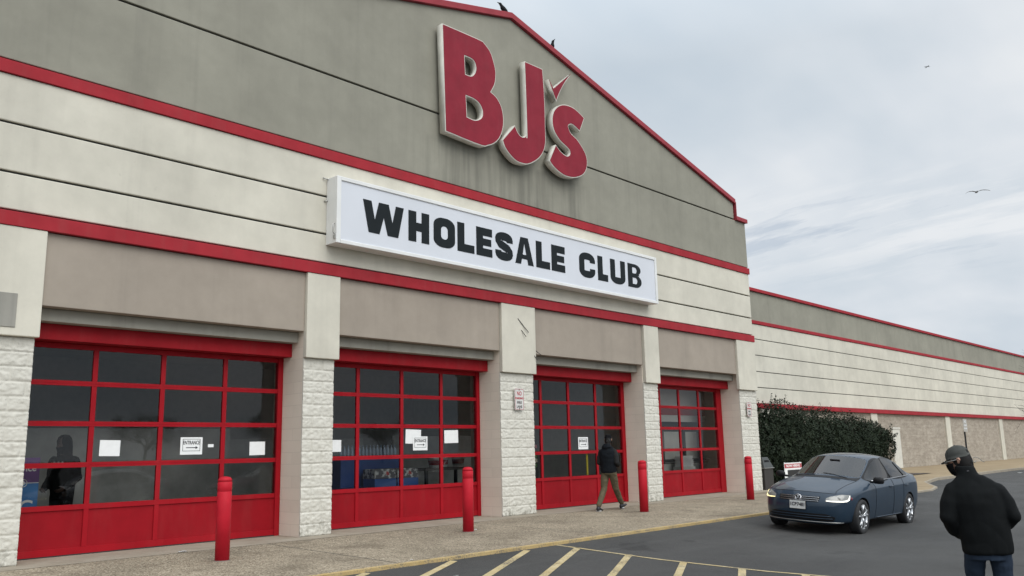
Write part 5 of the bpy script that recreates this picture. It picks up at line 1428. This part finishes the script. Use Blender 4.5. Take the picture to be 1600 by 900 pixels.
b = new_bm(); torso(b, [(0, 0, .78, .165, .125), (0, 0, .92, .165, .125)])
for s in (1, -1): limb(b, [(s*.10, 0, .84, .10), (s*.11, .02, .48, .075), (s*.11, -.04, .10, .06)])
remeshed('trousers', b, .012, 3, (.006, 9, (1, 1, 1)), M['mask'], hd)
for s in (1, -1):
    b = new_bm(); shoe(b, (s*.11, -.04, .09), (0, 1)); remeshed('shoe', b, .01, 2, None, M['shoe'], hd)

# ------------------------------------------------------------------ bush, litter bin, yard sign, post sign, bare tree
def leaf_mat(name, a, b_):
    k = N(name)
    oi = k.n('ShaderNodeTexCoord')
    c = k.mix(k.ramp(k.noise(2.4, 5, .6), [(0.3, 0), (0.7, 1)]), a, b_)
    c = k.mix(k.ramp(k.noise(40, 2, .5), [(0.62, 0), (0.75, .5)]), c, tuple(min(1, x*1.9) for x in b_))
    return k.set(color=c, rough=.65, spec=.12)
M['leaf'] = leaf_mat('holly_leaf', (0.010, 0.016, 0.009), (0.026, 0.037, 0.020))
M['leaf2'] = leaf_mat('tree_leaf', (0.030, 0.042, 0.018), (0.065, 0.078, 0.035))
M['bark'] = plain('bark', (0.075, 0.06, 0.05), .9, var=.25, scale=14)
def leaf(bm, p, n, L, rng):
    n = n.normalized(); t = n.orthogonal().normalized(); a = rng.uniform(0, 6.283)
    t = (t*math.cos(a)+n.cross(t)*math.sin(a)); s = n.cross(t); w = L*.26
    v = [bm.verts.new(p), bm.verts.new(p+t*L*.5+s*w+n*L*.07), bm.verts.new(p+t*L), bm.verts.new(p+t*L*.5-s*w+n*L*.07)]
    bm.faces.new((v[0], v[1], v[2])); bm.faces.new((v[0], v[2], v[3]))
rng = random.Random(4)
bush = thing('bush', 'large dense dark evergreen bush between the last pier and the side wing', 'bush', (33.5, 1.7, 0.0))
lobes = [(28.6, 1.9, 1.0, 2.0, 1.55, 1.50), (29.9, 1.7, 1.35, 1.9, 1.6, 1.62), (32.0, 1.9, 1.2, 2.1, 1.7, 1.62), (34.2, 1.7, 1.15, 2.0, 1.65, 1.58), (36.2, 1.7, 1.15, 1.8, 1.6, 1.50), (37.9, 1.5, 1.25, 1.5, 1.5, 1.20), (39.1, 1.4, 1.35, 1.1, 1.3, .90), (27.3, 1.9, .8, 1.1, 1.2, 1.4)]
lobes = [(27+(a-27)*.83, b_, c_, d_*.92, e_, f_) for a, b_, c_, d_, e_, f_ in lobes]
bm = new_bm()
for i in range(60000):
    cx, cy, cz, rx, ry, rz_ = lobes[min(7, int(rng.random()*8))]
    d = Vector((rng.gauss(0, 1), rng.gauss(0, 1), rng.gauss(0, 1))).normalized()
    if d.y > .35 and rng.random() < .75: continue
    q = Vector((cx+d.x*rx, cy+d.y*ry, cz+d.z*rz_))
    lump = noise.fractal(q*1.25, 1.0, 2.0, 3)
    k_ = 0.94+.24*lump-abs(rng.gauss(0, .055))
    p = Vector((cx+d.x*rx*k_, cy+d.y*ry*k_, cz+d.z*rz_*k_))
    if p.z < .12: continue
    n = d+Vector((rng.gauss(0, .6), rng.gauss(0, .6), rng.gauss(0, .6)+.3))
    leaf(bm, p, n, rng.uniform(.06, .11), rng)
# sprigs breaking the outline
tw = new_bm()
for i in range(330):
    cx, cy, cz, rx, ry, rz_ = lobes[int(rng.random()*8)]
    d = Vector((rng.gauss(0, 1), rng.gauss(-.3, .7), abs(rng.gauss(.6, .7)))).normalized()
    p = Vector((cx+d.x*rx*.93, cy+d.y*ry*.93, cz+d.z*rz_*.93)); L = rng.uniform(.12, .42)
    g_ = (d+Vector((rng.gauss(0, .3), rng.gauss(0, .3), .5))).normalized()
    tube(tw, [p, p+g_*L*.5, p+g_*L], [.006, .005, .003], 4)
    for j in range(10):
        leaf(bm, p+g_*L*(j+1)/10, g_+Vector((rng.gauss(0, 1), rng.gauss(0, 1), rng.gauss(0, 1))), rng.uniform(.06, .11), rng)
join(bm, tw, 1)
obj('foliage', bm, [M['leaf'], M['bark']], bush, fix=False)
for (cx, cy, cz, rx, ry, rz_) in lobes:
    tw = new_bm(); a = rng.uniform(0, 6.28); tube(tw, [(cx+rng.uniform(-.3, .3), cy, 0), (cx+.2*math.cos(a), cy+.2*math.sin(a), cz*.6), (cx+rx*.4*math.cos(a), cy+ry*.4*math.sin(a), cz+rz_*.3)], [.045, .035, .012], 6)
    obj('stem', tw, M['bark'], bush)
# dark core so that the hedge is not see-through, made of inner leaves too
bm = new_bm()
for i in range(9000):
    cx, cy, cz, rx, ry, rz_ = lobes[int(rng.random()*8)]
    d = Vector((rng.gauss(0, 1), rng.gauss(0, 1), rng.gauss(0, 1))).normalized()*rng.uniform(.45, .8)
    p = Vector((cx+d.x*rx, cy+d.y*ry, cz+d.z*rz_))
    if p.z < .1: continue
    leaf(bm, p, Vector((rng.gauss(0, .4), -1, rng.gauss(0, .4))), rng.uniform(.22, .36), rng)
obj('inner_foliage', bm, M['leaf'], bush, fix=False)
bm = new_bm(); 
v = [bm.verts.new(p) for p in ((26.6, .5, .008), (41.5, .2, .008), (41.5, 4.55, .008), (26.6, 4.55, .008))]; bm.faces.new(v)
tag(obj('planting_bed', bm, plain('mulch', (0.055, 0.042, 0.032), .95, var=.4, scale=30)), 'dark mulch bed under the bush', 'ground', kind='structure')

bn = thing('litter_bin', 'dark grey litter bin with a hooded lid beside the last pier', 'bin', (25.92, .42, 0))
bm = new_bm(); box(bm, 25.62, 26.22, .14, .70, 0.0, .655); obj('bin_body', bm, M['bin'], bn, bevel=.015)
bm = new_bm()
lo = [(25.60, .12, .665), (26.24, .12, .665), (26.24, .72, .665), (25.60, .72, .665)]; hi = [(25.72, .24, 1.0), (26.10, .24, 1.0), (26.10, .60, 1.0), (25.72, .60, 1.0)]
a = [bm.verts.new(p) for p in lo]; b = [bm.verts.new(p) for p in hi]
bm.faces.new(a[::-1]); bm.faces.new(b)
for i in range(4): bm.faces.new((a[i], a[(i+1) % 4], b[(i+1) % 4], b[i]))
ld = obj('bin_lid', bm, M['binlid'], bn, bevel=.012)
bm = new_bm(); box(bm, 25.59, 26.25, .11, .73, .657, .675); obj('rim', bm, M['steel'], bn)
bm = new_bm(); v = [bm.verts.new(p) for p in ((25.70, .148, .73), (26.14, .148, .73), (26.08, .205, .91), (25.76, .205, .91))]; f = bm.faces.new(v); bmesh.ops.solidify(bm, geom=[f], thickness=.006); obj('flap', bm, M['dark'], ld)

ys_ = thing('yard_sign', 'small white yard sign with a red header standing before the bush', 'sign', (27.3, 0.0, 0))
bm = new_bm(); box(bm, 26.70, 27.95, -.012, .0, .30, .80); pn = obj('sign_panel', bm, M['paper'], ys_)
bm = new_bm(); box(bm, 26.71, 27.94, -.0155, -.0125, .63, .765); obj('red_header', bm, M['inkred'], pn)
tb = text_bm('NOW HIRING', .11, .002, .003); xs_ = [v.co.x for v in tb.verts]; bmesh.ops.scale(tb, vec=(1.0/(max(xs_)-min(xs_)), 1, 1), verts=tb.verts[:]); stand(tb, 27.32, -.017, .697); obj('lettering', tb, M['paper'], pn)
bm = new_bm(); box(bm, 26.9, 27.8, -.0155, -.0125, .36, .57); obj('picture', bm, M['dark'], pn)
for x in (26.76, 27.88):
    bm = new_bm(); tube(bm, [(x, .012, -.05), (x, .012, .82)], .014, 6); obj('wire_leg', bm, M['steel'], ys_)

ps = thing('post_sign', 'thin dark post with a small faded sign by the long side wing', 'sign', (44.0, -.6, wz(-.6)))
bm = new_bm(); box(bm, 43.97, 44.03, -.63, -.57, -.1, 1.86); obj('post', bm, M['dark'], ps)
bm = new_bm(); box(bm, 43.72, 44.28, -.66, -.645, 1.80, 2.38); pp = obj('plate', bm, plain('faded_plate', (0.44, 0.41, 0.36), .6), ps)
bm = new_bm(); tb = text_bm('NO', .16, .002, .004); stand(tb, 44.0, -.663, 2.26); join(bm, tb); tb = text_bm('PARKING', .10, .002, .003); stand(tb, 44.0, -.663, 2.09); join(bm, tb); tb = text_bm('FIRE LANE', .09, .002, .003); stand(tb, 44.0, -.663, 1.94); join(bm, tb)
obj('lettering', bm, M['paper'], pp)

def branchy(tw, p, d, L, r, depth, rng, tips=None, spread=.6):
    if depth == 0 or r < .003:
        if tips is not None: tips.append((p, d))
        return
    n = 4; pts = [p]; q = Vector(p); dd = Vector(d)
    for i in range(n):
        dd = (dd+Vector((rng.gauss(0, .13), rng.gauss(0, .13), rng.gauss(.03, .1)))).normalized(); q = q+dd*L/n; pts.append(q.copy())
    tube(tw, pts, [r*(1-.12*i) for i in range(n+1)], 6 if r > .03 else 4)
    for c in range(rng.choice((2, 3))):
        nd = (dd+Vector((rng.gauss(0, spread), rng.gauss(0, spread), rng.gauss(.08, spread*.6)))).normalized()
        branchy(tw, pts[-1] if c == 0 else pts[rng.choice((2, 3, 4))], nd, L*rng.uniform(.65, .85), r*.62, depth-1, rng, tips, spread)
rng = random.Random(12)
bt_ = thing('bare_tree', 'leafless tree whose twig tips reach in front of the far end of the side wing', 'tree', (48.5, -4.6, gz(-4.6)))
bm = new_bm(); tube(bm, [(48.5, -4.6, -.5), (48.5, -4.62, 1.0), (48.45, -4.58, 2.0)], [.14, .11, .10], 10); obj('trunk', bm, M['bark'], bt_)
bm = new_bm()
for a in range(8):
    an = a*math.pi/4+.3
    branchy(bm, Vector((48.45, -4.58, 1.3+.12*a)), Vector((math.cos(an), math.sin(an), .75)), 1.45, .05, 6, rng)
obj('crown', bm, M['bark'], bt_, fix=False)

# leafy trees on the far side of the lot
def tree_proto(seed):
    rg = random.Random(seed); t_ = thing('shade_tree', 'dark leafy tree on the far side of the lot', 'tree', (0, 0, 0), group='trees across the lot')
    bm = new_bm(); tube(bm, [(0, 0, -.2), (.1, 0, 1.5), (.05, .1, 3.2)], [.25, .2, .16], 10); obj('trunk', bm, M['bark'], t_, local=True)
    bm = new_bm(); tips = []
    for a in range(6):
        an = a*1.05; branchy(bm, Vector((.05, .1, 2.4+.15*a)), Vector((math.cos(an), math.sin(an), 1.0)), 2.0, .11, 4, rg, tips, .5)
    lf = new_bm()
    for p, d in tips:
        for j in range(26):
            leaf(lf, p+Vector((rg.gauss(0, .5), rg.gauss(0, .5), rg.gauss(0, .4))), Vector((rg.gauss(0, 1), rg.gauss(0, 1), rg.gauss(.5, 1))), rg.uniform(.12, .22), rg)
    c = obj('crown', lf, M['leaf2'], t_, local=True, fix=False); obj('branches', bm, M['bark'], c, local=True, fix=False)
    return t_
tp = tree_proto(3)
spots = [(-40, -118), (9, -124), (24, -130), (37, -119), (64, -128), (82, -117), (110, -124)]
nth = ['first', 'second', 'third', 'fourth', 'fifth', 'sixth', 'seventh', 'eighth']
for i, (x, y) in enumerate(spots):
    mt = Matrix.Translation((x, y, -.5)) @ Matrix.Rotation(i*1.3, 4, 'Z') @ Matrix.Scale(1.1+.12*(i % 3), 4)
    if i == 0: tp.matrix_basis = mt; tp['label'] = 'leafy tree across the lot, first in the row from the left'
    else: dup(tp, mt, 'leafy tree across the lot, %s in the row from the left' % nth[i])

# ------------------------------------------------------------------ goods inside the doors
M['blue'] = plain('shrink_wrap_blue', (0.03, 0.10, 0.32), .35)
M['blue2'] = plain('label_blue', (0.02, 0.06, 0.22), .4)
M['cyanbottle'] = plain('bottle_pale', (0.16, 0.22, 0.30), .3, var=.3)
k = N('printed_carton'); c = k.mix(k.ramp(k.noise(9, 5, .6), [(0.42, 0), (0.5, 1)]), (0.62, 0.63, 0.62), (0.10, 0.10, 0.11)); c = k.mix(k.ramp(k.noise(5, 3, .5, k.vec(loc=(4, 1, 7))), [(0.60, 0), (0.64, 1)]), c, (0.45, 0.05, 0.05)); M['carton'] = k.set(color=c, rough=.4)
def water_case(x, y, z, w_, h, label, two=True):
    t_ = thing('bottle_case', label, 'case', (x+w_/2, y+.2, z), group='cases of bottled drinks behind the second door')
    bm = new_bm(); box(bm, x, x+w_, y, y+.4, z, z+h*.45); obj('wrap', bm, M['blue'], t_, bevel=.01)
    bm = new_bm(); box(bm, x, x+w_, y+.003, y+.4, z+h*.452, z+h); obj('carton_top', bm, M['carton'], t_, bevel=.01)
water_case(11.20, 1.3, .70, .56, .36, 'left of two cartons with printed white tops behind the second door')
water_case(11.80, 1.3, .70, .56, .36, 'right of two cartons with printed white tops behind the second door')
pl_ = thing('pallet', 'pallet load of wrapped blue packs under the printed cartons', 'pallet', (11.6, 1.7, 0))
bm = new_bm(); box(bm, 10.7, 12.5, 1.25, 2.2, .02, .695); obj('wrapped_load', bm, M['blue2'], pl_, bevel=.02)
rk = thing('bottle_rack', 'rack of upright pale blue bottles behind the second door', 'rack', (11.3, 2.0, 0))
bm = new_bm(); box(bm, 10.75, 12.3, 1.85, 2.3, .70, 1.28); obj('shelf', bm, M['blue2'], rk)
bm = new_bm()
for j in range(16):
    x = 10.8+.095*j; lathe(bm, [(.036, 1.285), (.038, 1.30), (.038, 1.45), (.018, 1.50), (.016, 1.525), (.019, 1.527), (.019, 1.55)], 10, cx=x, cy=1.93)
obj('bottles', bm, M['cyanbottle'], rk)['kind'] = 'stuff'
for i, (x, z) in enumerate(((13.02, 1.04), (13.24, 1.05), (13.74, 1.06))):
    t_ = thing('bucket', ['red and white bucket, left of the pair behind the second door', 'red and white bucket, right of the pair behind the second door', 'red and white bucket alone by the right jamb of the second door'][i], 'bucket', (x+.16, 1.7, z), group='buckets behind the second door')
    bm = new_bm(); lathe(bm, [(.12, 0), (.15, .20), (.158, .20), (.158, .215), (.13, .22)], 20); o = obj('pail', bm, M['paper'], t_, local=True)
    bm = new_bm(); lathe(bm, [(.131, .05), (.147, .155), (.1475, .155)], 20); obj('red_band', bm, M['band'], t_, local=True)
sh = thing('display_table', 'low dark display table carrying the buckets', 'table', (13.4, 1.75, 0))
bm = new_bm(); box(bm, 12.75, 14.2, 1.5, 2.1, .98, 1.035); obj('table_top', bm, M['cabin'], sh)
for (x, y) in ((12.8, 1.55), (14.15, 1.55), (12.8, 2.05), (14.15, 2.05)):
    bm = new_bm(); box(bm, x-.03, x+.03, y-.03, y+.03, .006, .979); obj('leg', bm, M['dark'], sh)
st_ = thing('snack_stand', 'narrow stand of small colourful packs behind the third door', 'stand', (16.05, 1.5, 0))
bm = new_bm(); box(bm, 15.75, 16.4, 1.45, 1.75, .006, 1.62); obj('rack', bm, M['dark'], st_)
cols = [plain('pack_%s' % n_, c_, .4) for n_, c_ in (('pink', (.5, .16, .18)), ('orange', (.5, .22, .05)), ('cream', (.55, .5, .4)), ('green', (.08, .2, .06)))]
rg = random.Random(2); pk = [new_bm() for _ in cols]
for i in range(8):
    for j in range(4):
        if rg.random() < .3: continue
        x = 15.80+.15*j; z = .62+.115*i; box(pk[rg.randrange(4)], x, x+rg.uniform(.06, .1), 1.42, 1.448, z, z+rg.uniform(.05, .09))
for b, m in zip(pk, cols): obj('packs', b, m, st_)['kind'] = 'stuff'
po = thing('poster_stand', 'purple and blue poster with white letters behind the left pane of the first door', 'poster', (4.45, 1.0, 0.006))
bm = new_bm(); box(bm, 4.10, 4.745, 1.0, 1.03, .64, 1.05); o1 = obj('blue_panel', bm, plain('poster_blue', (0.02, 0.16, 0.42), .5), po)
bm = new_bm(); box(bm, 4.10, 4.745, 1.0, 1.03, 1.062, 1.42); o2 = obj('purple_panel', bm, plain('poster_purple', (0.14, 0.05, 0.22), .5), po)
bm = new_bm(); box(bm, 4.10, 4.745, 1.002, 1.028, 1.051, 1.061); obj('white_line', bm, M['paper'], po)
tb = text_bm('Service', .13, .002, .002, 'RIGHT'); stand(tb, 4.70, .997, 1.265); obj('lettering', tb, M['paper'], o2)
tb = text_bm('C', .28, .002, .004, 'RIGHT'); stand(tb, 4.69, .997, .70); obj('lettering', tb, M['paper'], o1)
bm = new_bm(); tube(bm, [(4.53+.055*math.cos(a), .996, 1.055+.055*math.sin(a)) for a in (2*math.pi*i/24 for i in range(24))], .006, 6, closed=True); vs = bmesh.ops.create_circle(bm, cap_ends=True, segments=20, radius=.03)['verts']
bmesh.ops.transform(bm, matrix=Matrix.Translation((4.53, .994, 1.055)) @ Matrix.Rotation(R(90), 4, 'X'), verts=vs); obj('round_icon', bm, M['paper'], po)
bm = new_bm(); box(bm, 4.12, 4.72, .98, 1.25, .006, .03); box(bm, 4.38, 4.46, 1.035, 1.07, .03, 1.4); obj('stand_foot', bm, M['dark'], po)
cp_ = thing('stacked_paper', 'stack of pale flyers on a ledge behind the fourth door', 'paper stack', (22.9, 1.35, .0))
bm = new_bm(); box(bm, 22.55, 23.3, 1.2, 1.5, .006, .80); obj('ledge', bm, M['vest'], cp_)
bm = new_bm(); rg = random.Random(5)
for i in range(9):
    dx = rg.uniform(-.03, .03); box(bm, 22.6+dx, 23.22+dx, 1.22, 1.48, .802+.035*i, .832+.035*i)
obj('flyers', bm, M['paper'], cp_)

# scraps on the ground
def scrap(x, y, z, s, label, m=None):
    bm = new_bm(); rg = random.Random(int(x*91)); n = 7
    vs = [bm.verts.new((x+s*math.cos(6.283*i/n)*rg.uniform(.6, 1), y+s*.7*math.sin(6.283*i/n)*rg.uniform(.6, 1), z+.006+rg.uniform(0, .012))) for i in range(n)]
    c = bm.verts.new((x, y, z+.02))
    for i in range(n): bm.faces.new((vs[i], vs[(i+1) % n], c))
    bmesh.ops.solidify(bm, geom=bm.faces[:], thickness=.003)
    own(obj('paper_scrap', bm, m or M['paper'], None), label, 'litter', 'scraps of litter on the ground')
scrap(6.35, -.35, wz(-.35), .10, 'crumpled white scrap on the apron below the first door')
scrap(11.34, -1.45, wz(-1.45), .04, 'tiny white scrap beside the second bollard')
scrap(8.0, -3.6, wz(-3.6), .035, 'tiny white scrap at the kerb edge near the first hatch line')
scrap(46.0, -2.2, gz(-3.8), .22, 'pale scrap on the asphalt near the far kerb')
scrap(7.9, -4.6, gz(-4.6), .06, 'flattened grey scrap on the asphalt between the hatch lines', M['steel'])
